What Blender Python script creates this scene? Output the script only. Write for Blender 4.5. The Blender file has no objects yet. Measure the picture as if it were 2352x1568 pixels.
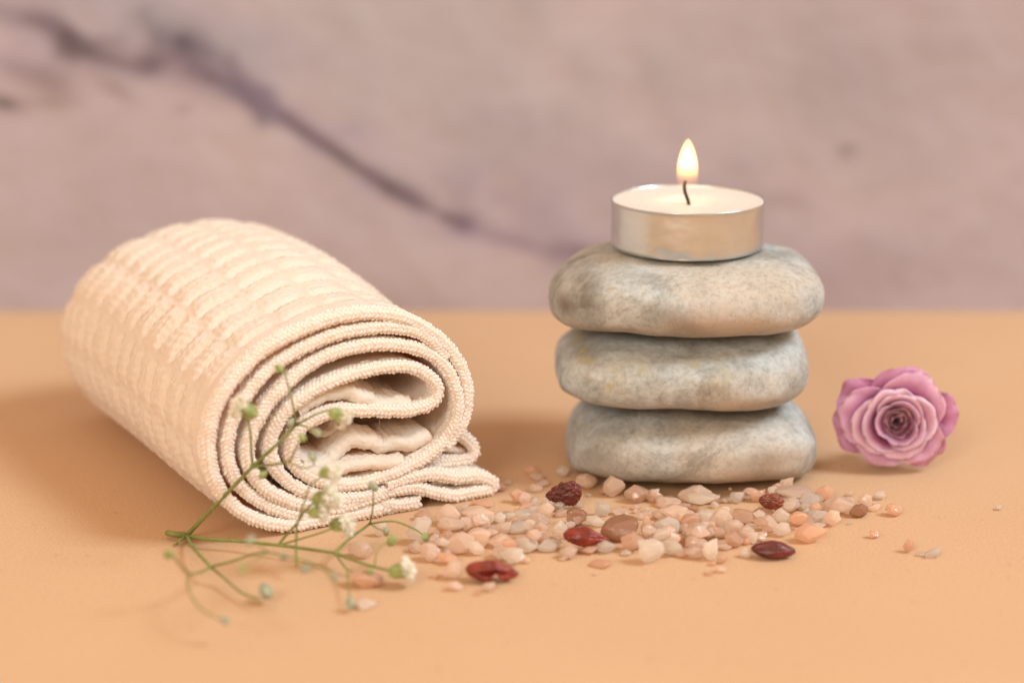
import bpy, bmesh, math, random
import numpy as np
from mathutils import Vector, Matrix, noise as mnoise

R = math.radians
MM = 0.001
random.seed(7); np.random.seed(7)
scene = bpy.context.scene
COL = scene.collection

# ------------------------------------------------------------------ camera model (millimetres, photo frame 2352 x 1568)
CAM = np.array([0.0, -481.0, 160.0]); PITCH = R(15.0); F = 4573.0
FWD = np.array([0, math.cos(PITCH), -math.sin(PITCH)]); UP = np.array([0, math.sin(PITCH), math.cos(PITCH)])
def ray(px, py):
    d = FWD + np.array([1.0, 0, 0]) * ((px-1176)/F) + UP * ((784-py)/F)
    return d
def on_z(px, py, z=0.0):
    d = ray(px, py); t = (z-CAM[2])/d[2]; return CAM + d*t
def on_dist(px, py, dist):
    d = ray(px, py); t = dist/d[1]; return CAM + d*t
def on_plane(px, py, p0, n):
    d = ray(px, py); t = np.dot(p0-CAM, n)/np.dot(d, n); return CAM + d*t

# ------------------------------------------------------------------ helpers
def tag(o, label=None, cat=None, group=None, kind=None):
    if label: o['label'] = label
    if cat: o['category'] = cat
    if group: o['group'] = group
    if kind: o['kind'] = kind
    return o
def mesh_obj(name, verts, faces, mat=None, parent=None, loc=None, smooth=True, scale=MM, mats=None, fmat=None):
    me = bpy.data.meshes.new(name)
    v = np.asarray(verts, dtype=float)*scale
    me.from_pydata(v.tolist(), [], faces if isinstance(faces, list) else faces.tolist())
    if mat: me.materials.append(mat)
    if smooth: me.polygons.foreach_set('use_smooth', [True]*len(me.polygons))
    me.update()
    o = bpy.data.objects.new(name, me); COL.objects.link(o)
    if parent: o.parent = parent
    if loc is not None: o.location = Vector(loc)*MM
    return o
def empty(name, loc):
    o = bpy.data.objects.new(name, None); COL.objects.link(o); o.location = Vector([float(c) for c in loc])*MM
    o.empty_display_size = 0.005
    return o
def attr_color(me, name, cols):
    a = me.color_attributes.new(name, 'FLOAT_COLOR', 'POINT')
    c = np.ones((len(me.vertices), 4)); c[:, :3] = cols
    a.data.foreach_set('color', c.ravel())
def catmull(pts, n=12, closed=False):
    P = [np.array(p, float) for p in pts]; out = []
    m = len(P)
    for i in range(m-1):
        p0 = P[i-1] if i > 0 else 2*P[0]-P[1]
        p1, p2 = P[i], P[i+1]
        p3 = P[i+2] if i+2 < m else 2*P[-1]-P[-2]
        for k in range(n):
            t = k/n
            out.append(0.5*((2*p1)+(-p0+p2)*t+(2*p0-5*p1+4*p2-p3)*t*t+(-p0+3*p1-3*p2+p3)*t**3))
    out.append(P[-1]); return np.array(out)
def resample(pts, step):
    d = np.linalg.norm(np.diff(pts, axis=0), axis=1); s = np.concatenate([[0], np.cumsum(d)])
    n = max(2, int(s[-1]/step)); q = np.linspace(0, s[-1], n+1)
    return np.stack([np.interp(q, s, pts[:, k]) for k in range(pts.shape[1])], 1), q
class MB:
    def __init__(s): s.v = []; s.f = []; s.n = 0
    def add(s, v, f):
        v = np.asarray(v, float); s.v.append(v); f = [tuple(int(i)+s.n for i in q) for q in f]; s.f += f; s.n += len(v)
    def build(s, name, mat, parent=None, loc=None, smooth=True):
        v = np.concatenate(s.v)
        if parent is not None and loc is None:
            v = v - np.array(parent.location)/MM
        return mesh_obj(name, v, s.f, mat, parent, loc, smooth)
def tube(mb, pts, r0, r1=None, seg=8, smooth=6):
    r1 = r0 if r1 is None else r1
    P = catmull(pts, smooth) if len(pts) > 2 else np.array(pts, float)
    n = len(P); V = []
    nrm = np.array([0.3, 0.2, 1.0])
    for i in range(n):
        t = P[min(i+1, n-1)]-P[max(i-1, 0)]; t = t/ (np.linalg.norm(t)+1e-9)
        a = nrm - t*np.dot(nrm, t); a /= np.linalg.norm(a); nrm = a; b = np.cross(t, a)
        r = r0+(r1-r0)*i/(n-1)
        for k in range(seg):
            an = 2*math.pi*k/seg; V.append(P[i]+a*math.cos(an)*r+b*math.sin(an)*r)
    Fc = []
    for i in range(n-1):
        for k in range(seg):
            k2 = (k+1) % seg; Fc.append((i*seg+k, i*seg+k2, (i+1)*seg+k2, (i+1)*seg+k))
    Fc.append(tuple(range(seg))[::-1]); Fc.append(tuple((n-1)*seg+k for k in range(seg)))
    mb.add(V, Fc)
def nz(p, s=1.0, o=0.0):
    return mnoise.noise(Vector((p[0]*s+o, p[1]*s+o*1.7, p[2]*s-o)))
def ico(sub):
    bm = bmesh.new(); bmesh.ops.create_icosphere(bm, subdivisions=sub, radius=1)
    v = np.array([q.co[:] for q in bm.verts]); f = [tuple(x.index for x in q.verts) for q in bm.faces]; bm.free(); return v, f

# ------------------------------------------------------------------ materials
def new_mat(name):
    m = bpy.data.materials.new(name); m.use_nodes = True
    nt = m.node_tree; return m, nt, nt.nodes['Principled BSDF']
def node(nt, t, **kw):
    n = nt.nodes.new(t)
    for k, v in kw.items():
        if k in n.inputs.keys(): n.inputs[k].default_value = v
        else: setattr(n, k, v)
    return n
def noise_node(nt, scale, detail=4, rough=0.55, coord='Object', dist=0.0):
    tc = node(nt, 'ShaderNodeTexCoord'); n = node(nt, 'ShaderNodeTexNoise')
    n.inputs['Scale'].default_value = scale; n.inputs['Detail'].default_value = detail; n.inputs['Roughness'].default_value = rough
    n.inputs['Distortion'].default_value = dist
    nt.links.new(tc.outputs[coord], n.inputs['Vector']); return n
def ramp(nt, src, stops):
    r = node(nt, 'ShaderNodeValToRGB'); cr = r.color_ramp
    while len(cr.elements) < len(stops): cr.elements.new(0.5)
    for e, (p, c) in zip(cr.elements, stops): e.position = p; e.color = (*c, 1) if len(c) == 3 else c
    nt.links.new(src, r.inputs['Fac']); return r
def mixc(nt, a, b, fac, mode='MIX'):
    m = node(nt, 'ShaderNodeMix', data_type='RGBA', blend_type=mode)
    for s, v in ((m.inputs[6], a), (m.inputs[7], b), (m.inputs[0], fac)):
        if hasattr(v, 'links'): nt.links.new(v, s)
        elif isinstance(v, (int, float)): s.default_value = v
        else: s.default_value = (*v, 1)
    return m.outputs[2]
def bump(nt, bsdf, src, strength, dist, chain=None):
    b = node(nt, 'ShaderNodeBump'); b.inputs['Strength'].default_value = strength; b.inputs['Distance'].default_value = dist
    nt.links.new(src, b.inputs['Height'])
    if chain is not None: nt.links.new(chain.outputs[0], b.inputs['Normal'])
    nt.links.new(b.outputs[0], bsdf.inputs['Normal']); return b
def setp(b, **kw):
    for k, v in kw.items():
        b.inputs[k.replace('_', ' ')].default_value = v

def m_table():
    m, nt, b = new_mat('peach_card')
    n1 = noise_node(nt, 14, 3); n2 = noise_node(nt, 1800, 3, 0.6); n3 = noise_node(nt, 260, 5, .6)
    c = ramp(nt, n1.outputs[0], [(0.3, (0.562, 0.366, 0.222)), (0.7, (0.582, 0.384, 0.238))])
    c2 = ramp(nt, n2.outputs[0], [(0.35, (0.88, 0.865, 0.84)), (0.6, (1.02, 1.02, 1.02))])
    n5 = noise_node(nt, 420, 2, .5, dist=1.5); c5 = ramp(nt, n5.outputs[0], [(0.24, (0.80, 0.76, 0.72)), (0.30, (1, 1, 1))])
    x = mixc(nt, c.outputs[0], c2.outputs[0], 1.0, 'MULTIPLY'); nt.links.new(mixc(nt, x, c5.outputs[0], 1.0, 'MULTIPLY'), b.inputs['Base Color'])
    setp(b, Roughness=0.75); b.inputs['Specular IOR Level'].default_value = 0.25
    b1 = bump(nt, b, n3.outputs[0], 0.25, 0.0003); bump(nt, b, n2.outputs[0], 0.35, 0.0001, b1)
    return m
def m_wall():
    m, nt, b = new_mat('mottled_plaster')
    a = node(nt, 'ShaderNodeAttribute', attribute_name='tone')
    n = noise_node(nt, 45, 6, .65); n2 = noise_node(nt, 11, 4, .6)
    c = ramp(nt, n.outputs[0], [(0.35, (0.985, 0.98, 0.985)), (0.62, (1.005, 1.005, 1.005))])
    d = ramp(nt, n2.outputs[0], [(0.3, (0.97, 0.95, 0.96)), (0.7, (1.0, 1.01, 1.0))])
    x = mixc(nt, a.outputs['Color'], c.outputs[0], 1.0, 'MULTIPLY'); x = mixc(nt, x, d.outputs[0], 1.0, 'MULTIPLY')
    nt.links.new(x, b.inputs['Base Color']); setp(b, Roughness=0.8); return m
def m_cloth():
    m, nt, b = new_mat('cream_cotton')
    n1 = noise_node(nt, 60, 4); 
    c = ramp(nt, n1.outputs[0], [(0.3, (0.88, 0.855, 0.77)), (0.7, (0.91, 0.89, 0.815))])
    nt.links.new(c.outputs[0], b.inputs['Base Color']); setp(b, Roughness=0.9)
    b.inputs['Specular IOR Level'].default_value = 0.15
    b.inputs['Sheen Weight'].default_value = 0.25; b.inputs['Sheen Roughness'].default_value = 0.5
    b.inputs['Subsurface Weight'].default_value = 0.0
    # fine yarn lines running round the roll, from the cloth's own UV map
    uv = node(nt, 'ShaderNodeUVMap', uv_map='weave')
    mp = node(nt, 'ShaderNodeMapping'); mp.inputs['Scale'].default_value = (1.0, 4.5, 1); nt.links.new(uv.outputs[0], mp.inputs[0])
    y = node(nt, 'ShaderNodeTexNoise'); y.inputs['Scale'].default_value = 0.42; y.inputs['Detail'].default_value = 4; y.inputs['Roughness'].default_value = .6
    nt.links.new(mp.outputs[0], y.inputs['Vector'])
    n2 = noise_node(nt, 1500, 3)
    b1 = bump(nt, b, y.outputs[0], 0.75, 0.0007); bump(nt, b, n2.outputs[0], 0.5, 0.0002, b1)
    tr = node(nt, 'ShaderNodeBsdfTranslucent'); tr.inputs['Color'].default_value = (1, .56, .20, 1); mx = node(nt, 'ShaderNodeMixShader'); mx.inputs[0].default_value = .30
    nt.links.new(b.outputs[0], mx.inputs[1]); nt.links.new(tr.outputs[0], mx.inputs[2]); nt.links.new(mx.outputs[0], nt.nodes['Material Output'].inputs['Surface'])
    return m
def m_hem():
    m, nt, b = new_mat('cream_hem_yarn')
    n1 = noise_node(nt, 90, 3)
    c = ramp(nt, n1.outputs[0], [(0.3, (0.95, 0.945, 0.88)), (0.7, (0.97, 0.965, 0.915))])
    nt.links.new(c.outputs[0], b.inputs['Base Color']); setp(b, Roughness=0.75)
    b.inputs['Specular IOR Level'].default_value = 0.25
    b.inputs['Subsurface Weight'].default_value = 0.5; b.inputs['Subsurface Radius'].default_value = (1, .75, .55); b.inputs['Subsurface Scale'].default_value = 0.0010
    n2 = noise_node(nt, 2500, 2); bump(nt, b, n2.outputs[0], 0.5, 0.00015)
    tr = node(nt, 'ShaderNodeBsdfTranslucent'); tr.inputs['Color'].default_value = (1, .72, .42, 1); mx = node(nt, 'ShaderNodeMixShader'); mx.inputs[0].default_value = .28
    nt.links.new(b.outputs[0], mx.inputs[1]); nt.links.new(tr.outputs[0], mx.inputs[2]); nt.links.new(mx.outputs[0], nt.nodes['Material Output'].inputs['Surface']); return m
def m_stone(seed, tan, patch):
    m, nt, b = new_mat('grey_pebble')
    tc = node(nt, 'ShaderNodeTexCoord'); mp = node(nt, 'ShaderNodeMapping'); mp.inputs['Location'].default_value = (seed, seed*1.3, -seed)
    nt.links.new(tc.outputs['Object'], mp.inputs[0])
    def nn(scale, detail, rough, dist=0, stretch=None):
        n = node(nt, 'ShaderNodeTexNoise'); n.inputs['Scale'].default_value = scale; n.inputs['Detail'].default_value = detail
        n.inputs['Roughness'].default_value = rough; n.inputs['Distortion'].default_value = dist; nt.links.new(mp.outputs[0], n.inputs['Vector']); return n
    big = nn(30, 5, .6, .4); mid = nn(130, 5, .65, .3); fine = nn(820, 5, .7); dark = nn(48, 6, .7, .8); fl = nn(260, 3, .6, .8)
    base = ramp(nt, mid.outputs[0], [(0.33, (0.27, 0.29, 0.29)), (0.5, (0.40, 0.435, 0.445)), (0.66, (0.51, 0.56, 0.59))])
    tanm = ramp(nt, big.outputs[0], [(0.48-tan, (0, 0, 0)), (0.66-tan, (0.7, 0.7, 0.7))])
    x = mixc(nt, base.outputs[0], (0.47, 0.41, 0.34), tanm.outputs[0])
    dm = ramp(nt, dark.outputs[0], [(0.55-patch, (0, 0, 0)), (0.66-patch, (0.85, 0.85, 0.85))])
    x = mixc(nt, x, (0.25, 0.24, 0.21), dm.outputs[0])
    fm = ramp(nt, fl.outputs[0], [(0.66, (0, 0, 0)), (0.73, (0.55, 0.55, 0.55))]); x = mixc(nt, x, (0.36, 0.29, 0.13), fm.outputs[0])
    f = ramp(nt, fine.outputs[0], [(0.38, (0.62, 0.61, 0.58)), (0.5, (1, 1, 1)), (0.66, (1.14, 1.14, 1.14))])
    x = mixc(nt, x, f.outputs[0], 0.5, 'MULTIPLY'); nt.links.new(x, b.inputs['Base Color'])
    at = node(nt, 'ShaderNodeAttribute', attribute_name='stain'); sx = node(nt, 'ShaderNodeSeparateXYZ'); nt.links.new(at.outputs['Vector'], sx.inputs[0])
    for ch, colr, nn_, lo, hi in (('X', (.13, .11, .085), mid, .36, .47), ('Y', (.46, .37, .30), mid, .30, .60), ('Z', (.42, .36, .18), fl, .46, .60)):
        rr = ramp(nt, nn_.outputs[0], [(lo, (.15, .15, .15)), (hi, (1, 1, 1))]); mm = node(nt, 'ShaderNodeMath', operation='MULTIPLY', use_clamp=True)
        nt.links.new(rr.outputs[0], mm.inputs[0]); nt.links.new(sx.outputs[ch], mm.inputs[1])
        x = mixc(nt, nt.nodes['Principled BSDF'].inputs['Base Color'].links[0].from_socket, colr, mm.outputs[0]); nt.links.new(x, b.inputs['Base Color'])
    setp(b, Roughness=0.7); b.inputs['Specular IOR Level'].default_value = 0.3
    b1 = bump(nt, b, fine.outputs[0], 0.5, 0.0003); bump(nt, b, mid.outputs[0], 0.5, 0.0006, b1); return m
def m_salt(name, col, deep, trans):
    m, nt, b = new_mat(name)
    n = noise_node(nt, 380, 4, .6); oi = node(nt, 'ShaderNodeObjectInfo')
    c = ramp(nt, n.outputs[0], [(0.35, deep), (0.62, col)])
    hs = node(nt, 'ShaderNodeHueSaturation'); mr = node(nt, 'ShaderNodeMapRange'); mr.inputs['To Min'].default_value = 0.9; mr.inputs['To Max'].default_value = 1.07
    nt.links.new(oi.outputs['Random'], mr.inputs[0]); nt.links.new(mr.outputs[0], hs.inputs['Value']); nt.links.new(c.outputs[0], hs.inputs['Color'])
    nt.links.new(hs.outputs[0], b.inputs['Base Color'])
    n2 = noise_node(nt, 700, 4, .7); setp(b, Roughness=0.22, IOR=1.4); b.inputs['Transmission Weight'].default_value = min(1, trans*.9); b.inputs['Coat Weight'].default_value = .5; b.inputs['Coat Roughness'].default_value = .08
    bp = bump(nt, b, n2.outputs[0], 0.45, 0.0004)
    tr = node(nt, 'ShaderNodeBsdfTranslucent'); nt.links.new(hs.outputs[0], tr.inputs['Color']); nt.links.new(bp.outputs[0], tr.inputs['Normal'])
    mx = node(nt, 'ShaderNodeMixShader'); mx.inputs[0].default_value = .45
    nt.links.new(b.outputs[0], mx.inputs[1]); nt.links.new(tr.outputs[0], mx.inputs[2]); nt.links.new(mx.outputs[0], nt.nodes['Material Output'].inputs['Surface']); return m
def m_simple(name, col, rough=.6, sss=0, sr=(1, .5, .3), ss=.001, spec=.4, bscale=0, bdist=.0002, bst=.5, vary=.12, metal=0):
    m, nt, b = new_mat(name); n = noise_node(nt, bscale or 300, 4, .6)
    lo = tuple(c*(1-vary) for c in col); hi = tuple(min(1, c*(1+vary)) for c in col)
    c = ramp(nt, n.outputs[0], [(0.3, lo), (0.7, hi)]); nt.links.new(c.outputs[0], b.inputs['Base Color'])
    setp(b, Roughness=rough, Metallic=metal); b.inputs['Specular IOR Level'].default_value = spec
    if sss:
        b.inputs['Subsurface Weight'].default_value = sss; b.inputs['Subsurface Radius'].default_value = sr; b.inputs['Subsurface Scale'].default_value = ss
    if bscale: bump(nt, b, n.outputs[0], bst, bdist)
    return m

# ------------------------------------------------------------------ setting
def build_setting():
    # table: card sheet
    V = [(-1500, -700, 0), (1500, -700, 0), (1500, 154, 0), (-1500, 154, 0)]
    o = mesh_obj('table_surface', [(-1500, -700, 0), (1500, -700, 0), (1500, 162, 0), (-1500, 162, 0),
                                   (-1500, -700, -8), (1500, -700, -8), (1500, 162, -8), (-1500, 162, -8)],
                 [(0, 1, 2, 3), (7, 6, 5, 4), (0, 4, 5, 1), (1, 5, 6, 2), (2, 6, 7, 3), (3, 7, 4, 0)], m_table(), smooth=False)
    tag(o, kind='structure')
    # wall with mottled pink plaster and a dark streak that runs down to the right
    WD = 635.0
    NX, NZ = 520, 260
    x0, x1, z0, z1 = -420, 420, -8, 330
    xs = np.linspace(x0, x1, NX); zs = np.linspace(z0, z1, NZ)
    X, Z = np.meshgrid(xs, zs)
    # photo coordinates of wall points (used only to lay the streak out on the wall)
    def tow(px, py):
        p = on_dist(px, py, WD); return np.array([p[0], p[2]])
    base = np.array([0.62, 0.455, 0.395]); col = np.ones((NZ, NX, 3))*base
    def nf(sc, seed):
        out = np.zeros(X.shape); 
        for j in range(NZ):
            for i in range(NX): out[j, i] = mnoise.fractal(Vector((X[j, i]*sc, Z[j, i]*sc, seed)), 1.0, 2.0, 3)
        return out
    n1 = nf(0.016, 3.1); n2 = nf(0.05, 8.4)
    def blob(px, py, rx, ry, ang, c, k, wob=.5):
        p = tow(px, py); s = 0.143*(1.25 if rx < 80 else 1)  # mm on the wall per photo pixel
        dx = X-p[0]; dz = Z-p[1]; a = R(ang); u = (dx*math.cos(a)+dz*math.sin(a))/(rx*s); v = (-dx*math.sin(a)+dz*math.cos(a))/(ry*s)
        w = np.exp(-(u*u+v*v)*np.clip(1+wob*n2*1.6, .3, 2))*k; w = np.clip(w, 0, 1)[..., None]
        return w, np.array(c)*(.62 if k > .72 else 1)
    blobs = [(900, 60, 420, 200, -10, (0.53, 0.43, 0.37), .6), (1150, 260, 260, 160, -30, (0.53, 0.43, 0.37), .4),
             (350, 40, 380, 90, -15, (0.40, 0.345, 0.35), .6), (60, 130, 170, 60, -15, (0.56, 0.42, 0.43), .5),
             (2000, 150, 500, 300, 0, (0.49, 0.37, 0.325), .6), (1500, 480, 420, 120, -20, (0.47, 0.345, 0.33), .6),
             (1280, 540, 200, 60, -30, (0.42, 0.30, 0.32), .6), (300, 620, 500, 160, 0, (0.56, 0.41, 0.35), .4),
             (1000, 640, 450, 90, 0, (0.63, 0.45, 0.37), .5), (2100, 620, 400, 120, 0, (0.52, 0.375, 0.345), .5),
             (1950, 200, 120, 100, 0, (0.42, 0.32, 0.28), .3), (1150, 150, 90, 60, 0, (0.54, 0.40, 0.36), .35),
             (20, 35, 70, 30, -20, (0.19, 0.14, 0.15), .55), (150, 80, 60, 18, -38, (0.13, 0.075, 0.075), .85), (205, 118, 42, 20, -30, (0.13, 0.08, 0.075), .8),
             (110, 52, 40, 16, -20, (0.22, 0.14, 0.15), .6), (270, 140, 40, 22, -25, (0.25, 0.17, 0.16), .6),
             (345, 150, 36, 26, 20, (0.10, 0.06, 0.065), .95), (425, 108, 46, 30, -20, (0.075, 0.06, 0.085), 1.0), (400, 160, 80, 36, -30, (0.26, 0.17, 0.20), .5),
             (480, 175, 60, 18, -28, (0.20, 0.12, 0.14), .75), (555, 205, 45, 17, -35, (0.12, 0.065, 0.075), .9),
             (620, 250, 60, 15, -36, (0.17, 0.10, 0.11), .85), (690, 298, 60, 13, -35, (0.14, 0.08, 0.085), .9), (765, 345, 55, 13, -34, (0.15, 0.085, 0.09), .9),
             (545, 200, 90, 30, -32, (0.38, 0.28, 0.33), .35), (620, 235, 80, 26, -35, (0.42, 0.31, 0.36), .3), (800, 300, 50, 18, -20, (0.48, 0.36, 0.42), .35),
             (835, 395, 45, 11, -34, (0.23, 0.14, 0.14), .75), (885, 425, 45, 15, -30, (0.14, 0.08, 0.08), .9), (935, 452, 38, 15, -25, (0.14, 0.08, 0.085), .85),
             (1000, 488, 55, 10, -28, (0.28, 0.18, 0.17), .7), (1066, 514, 24, 20, 0, (0.12, 0.07, 0.065), .95), (1150, 548, 60, 14, -20, (0.36, 0.25, 0.25), .5),
             (1330, 582, 50, 16, -10, (0.22, 0.10, 0.11), .75), (1230, 565, 60, 16, -15, (0.36, 0.24, 0.25), .5),
             (10, 238, 38, 16, -15, (0.16, 0.10, 0.085), .8), (40, 160, 60, 24, -20, (0.30, 0.21, 0.20), .6), (130, 190, 40, 24, -20, (0.34, 0.23, 0.20), .6),
             (120, 235, 60, 18, 0, (0.38, 0.26, 0.21), .6), (265, 205, 50, 16, -30, (0.34, 0.22, 0.19), .6), (420, 252, 20, 12, 0, (0.38, 0.26, 0.22), .5),
             (1943, 346, 20, 17, 0, (0.28, 0.19, 0.17), .6), (1810, 462, 60, 20, -10, (0.38, 0.25, 0.21), .5), (1150, 455, 30, 22, 0, (0.44, 0.30, 0.30), .5),
             (1540, 620, 300, 40, -10, (0.47, 0.33, 0.33), .4)]
    col += (n1[..., None]*np.array([0.05, 0.035, 0.02]))
    for bl in blobs:
        w, c = blob(*bl); col = col*(1-w)+c*w
    n4 = nf(0.11, 21.7)
    def line(pts, wid, c, k):
        nonlocal col
        P = [tow(*p) for p in pts]; D2 = np.full(X.shape, 1e9)
        for a, b_ in zip(P[:-1], P[1:]):
            d = b_-a; t = np.clip(((X-a[0])*d[0]+(Z-a[1])*d[1])/np.dot(d, d), 0, 1); D2 = np.minimum(D2, (X-a[0]-t*d[0])**2+(Z-a[1]-t*d[1])**2)
        w = (np.exp(-D2/(wid*.143*(1+.6*n2))**2)*k*np.clip(.95+1.2*n2+1.7*n4, .05, 1.35))[..., None]; w = np.clip(w, 0, 1); col = col*(1-w)+np.array(c)*w
    main = [(60, 45), (110, 60), (160, 90), (225, 125), (290, 150), (350, 150), (430, 120), (480, 175), (560, 205), (640, 255), (720, 315), (800, 365), (880, 420), (950, 462), (1010, 492), (1068, 514)]
    line(main[7:], 30, (.36, .27, .30), .24); line(main, 48, (.42, .32, .35), .22); line(main[7:], 12, (.19, .115, .11), .55); line(main[:8], 16, (.22, .15, .145), .42)
    line([(1068, 514), (1150, 545), (1240, 565), (1340, 582)], 18, (.32, .2, .23), .32)
    col *= (1+0.025*n2[..., None])
    V = np.stack([X.ravel(), np.full(X.size, WD-481.0)+ (n2*0.5).ravel(), Z.ravel()], 1)
    idx = np.arange(NX*NZ).reshape(NZ, NX)
    Fc = np.stack([idx[:-1, :-1].ravel(), idx[:-1, 1:].ravel(), idx[1:, 1:].ravel(), idx[1:, :-1].ravel()], 1)
    n0 = len(V)
    # thickness: back board
    V = np.concatenate([V, [(x0, WD-481+12, z0), (x1, WD-481+12, z0), (x1, WD-481+12, z1), (x0, WD-481+12, z1)]])
    faces = Fc.tolist()+[(n0+3, n0+2, n0+1, n0)]
    def side(a, b, edge): faces.append([int(i) for i in edge]+[b, a])
    side(n0, n0+1, idx[0, ::-1]); faces[-1] = [int(i) for i in idx[0, ::-1]]+[n0, n0+1]
    faces.append([int(i) for i in idx[-1, :]]+[n0+2, n0+3])
    faces.append([int(i) for i in idx[:, 0]]+[n0+3, n0]); faces.append([int(i) for i in idx[::-1, -1]]+[n0+1, n0+2])
    o = mesh_obj('wall', V, faces, m_wall())
    cc = np.concatenate([col.reshape(-1, 3), np.ones((4, 3))*base]); attr_color(o.data, 'tone', np.clip(cc*np.array([.68, .84, 1.12]), 0.01, 1))
    tag(o, kind='structure')

# ------------------------------------------------------------------ towel
def build_towel():
    th = 2.7
    ax = np.array([-0.485, 0.8745, 0]); e = np.array([0.8745, 0.485, 0])
    p0 = on_z(716, 1219)
    root = empty('rolled_towel', p0)
    tag(root, 'cream cotton towel rolled up with its beaded spiral end facing forward', 'towel')
    def uv2(u, v):
        px, py = 459.4+0.3662*u, 660.4+0.3662*v
        P = on_plane(px, py, p0, ax); return (np.dot(P-p0, e), P[2])
    # strips: (points traced along the layers of the roll's end, length back, recess, beads?)
    inner = [(1180, 1285), (1000, 1325), (800, 1318), (620, 1262), (500, 1160), (455, 1020), (490, 870), (610, 725), (800, 610), (1000, 540), (1200, 500), (1350, 506), (1470, 575), (1508, 660),
             (1450, 738), (1300, 778), (1100, 780), (900, 782), (750, 818), (640, 890), (590, 980), (585, 1080), (650, 1165), (800, 1232), (1000, 1240), (1250, 1160),
             (1450, 1060), (1580, 920), (1630, 770), (1610, 620), (1535, 480), (1400, 395), (1200, 358), (1000, 375), (800, 438), (620, 550), (470, 700), (370, 850), (315, 1000), (325, 1130),
             (400, 1250), (550, 1335), (740, 1385), (900, 1385), (1050, 1340), (1200, 1288), (1350, 1262), (1480, 1290), (1620, 1335), (1760, 1325), (1850, 1275), (1845, 1222), (1750, 1192), (1620, 1200), (1480, 1178), (1330, 1200), (1180, 1250)]
    outer = [(1560, 440), (1420, 300), (1250, 255), (1050, 262), (850, 305), (650, 390), (450, 520), (300, 690), (215, 860), (185, 1020), (220, 1180), (330, 1310), (520, 1410), (750, 1452), (950, 1430), (1150, 1370), (1280, 1372), (1385, 1395), (1365, 1440), (1250, 1462), (1120, 1462)]
    outer1 = [(1555, 1000), (1650, 870), (1688, 730), (1675, 570), (1595, 410), (1450, 275), (1280, 190), (1080, 165), (870, 190), (660, 265), (460, 365), (300, 495), (170, 650), (95, 810), (65, 1000), (95, 1190), (200, 1360), (380, 1465), (600, 1515), (820, 1508), (1000, 1465), (1150, 1420)]
    tail = [(1520, 1010), (1600, 920), (1700, 960), (1785, 1030), (1795, 1085), (1740, 1125), (1600, 1135), (1450, 1160), (1300, 1210)]
    L = 112.0
    strips = [(inner, L, 0, 1), (outer, L, .3, 1), (outer1, L, 0, 1), (tail, 60, 5, 1)]
    mb = MB(); uvs = []
    hv, hf, hn = [], [], 0
    iv, ifc = ico(2); ifc = np.array(ifc)
    def frame(curve2d, s_all):
        d = np.gradient(curve2d, axis=0); d /= np.linalg.norm(d, axis=1)[:, None]
        return d, np.stack([-d[:, 1], d[:, 0]], 1)
    def warp(AB, t, tl):
        """cross-section point (A,B) at distance t back along the roll"""
        A, B = AB[..., 0], AB[..., 1]; f = np.clip((t-86)/26, 0, 1); s = 1-0.12*f**2; g = np.clip(t/75, 0, 1); g = g*g*(3-2*g)
        sag = 1-0.03*np.sin(np.clip(t/L, 0, 1)*math.pi)
        ac = 4.0
        A2 = ac+(A-ac)*s*(1+.06*g); B2 = B*s*(1+.085*g-.03*np.exp(-((t-22)/14)**2)*np.clip(B/50, 0, 1))
        return A2, B2
    def to3(A, B, t): return p0[None, :]+A[:, None]*e+B[:, None]*np.array([0, 0, 1.0])+t[:, None]*ax
    for si, (pts, LL, rec, beads) in enumerate(strips):
        C = np.array([uv2(*p) for p in pts]); C[:, 1] = np.maximum(C[:, 1], 1.8)
        C = catmull(C, 14); C, s = resample(C, 0.55)
        C[:, 1] = np.maximum(C[:, 1], 1.75)
        T, N = frame(C, s)
        edge = 0.7*np.array([mnoise.noise(Vector((q*0.05, si*9.1, 1.0))) for q in s])+rec + 0.35*np.array([mnoise.noise(Vector((q*0.25, si*4.1, 5.0))) for q in s])
        ts = np.concatenate([np.linspace(0, 8, 14), np.linspace(8, LL, int((LL-8)/0.75))[1:]])
        nS, nT = len(s), len(ts)
        # loop round the strip: side +, front rim, side -
        # profile across t: rows list of (t, offset)
        prof = [(t, +th/2) for t in ts[::-1] if t > 1.0]+[(1.15-1.15*math.sin(a), th/2*math.cos(a)) for a in np.linspace(0.25, math.pi-0.25, 6)]+[(t, -th/2) for t in ts if t > 1.0]
        prof = np.array(prof); nP = len(prof)
        SS = np.repeat(s[:, None], nP, 1); TT = np.repeat(prof[None, :, 0], nS, 0); OO = np.repeat(prof[None, :, 1], nS, 0)
        # seersucker relief
        amp = np.clip((TT-5.5)/4, 0, 1)*np.clip((LL-TT)/6, 0, 1)
        band = SS/11.5; bi = np.floor(band); bf = band-bi
        win = np.clip(np.sin(bf*math.pi)*1.8-0.25, 0, 1)
        wob = 1.1*np.sin(SS*0.21+bi*2.3)+0.9*np.sin(TT*0.17+bi*1.3)
        ph = 2*math.pi*(TT+wob)/8.2 + bi*2.1
        rel = (.25-1.25*np.exp(-(np.sin(ph/2)/.36)**2))*win + (1-win)*(-0.1) + 0.13*np.sin(2*math.pi*TT/2.1+SS*0.35+wob*2)*win + .07*np.sin(SS*3.3+3*np.sin(TT*.5))
        lump = 0.5*np.sin(TT*0.07+SS*0.03)+0.4*np.sin(TT*0.05-SS*0.08+1)
        # only the outside of the outer wrap bulges freely
        fac = 1.25 if si == 2 else 0.25
        inside = (OO > 0) if True else None
        disp = amp*(rel*fac*1.4)
        lowl = np.clip((C[:, 1]-4)/8, 0, 1)[:, None]
        off = OO + np.where(OO > 0, 1, -1)*disp*lowl + lump*amp*(0.6 if si == 2 else 0.2)*lowl
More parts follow.
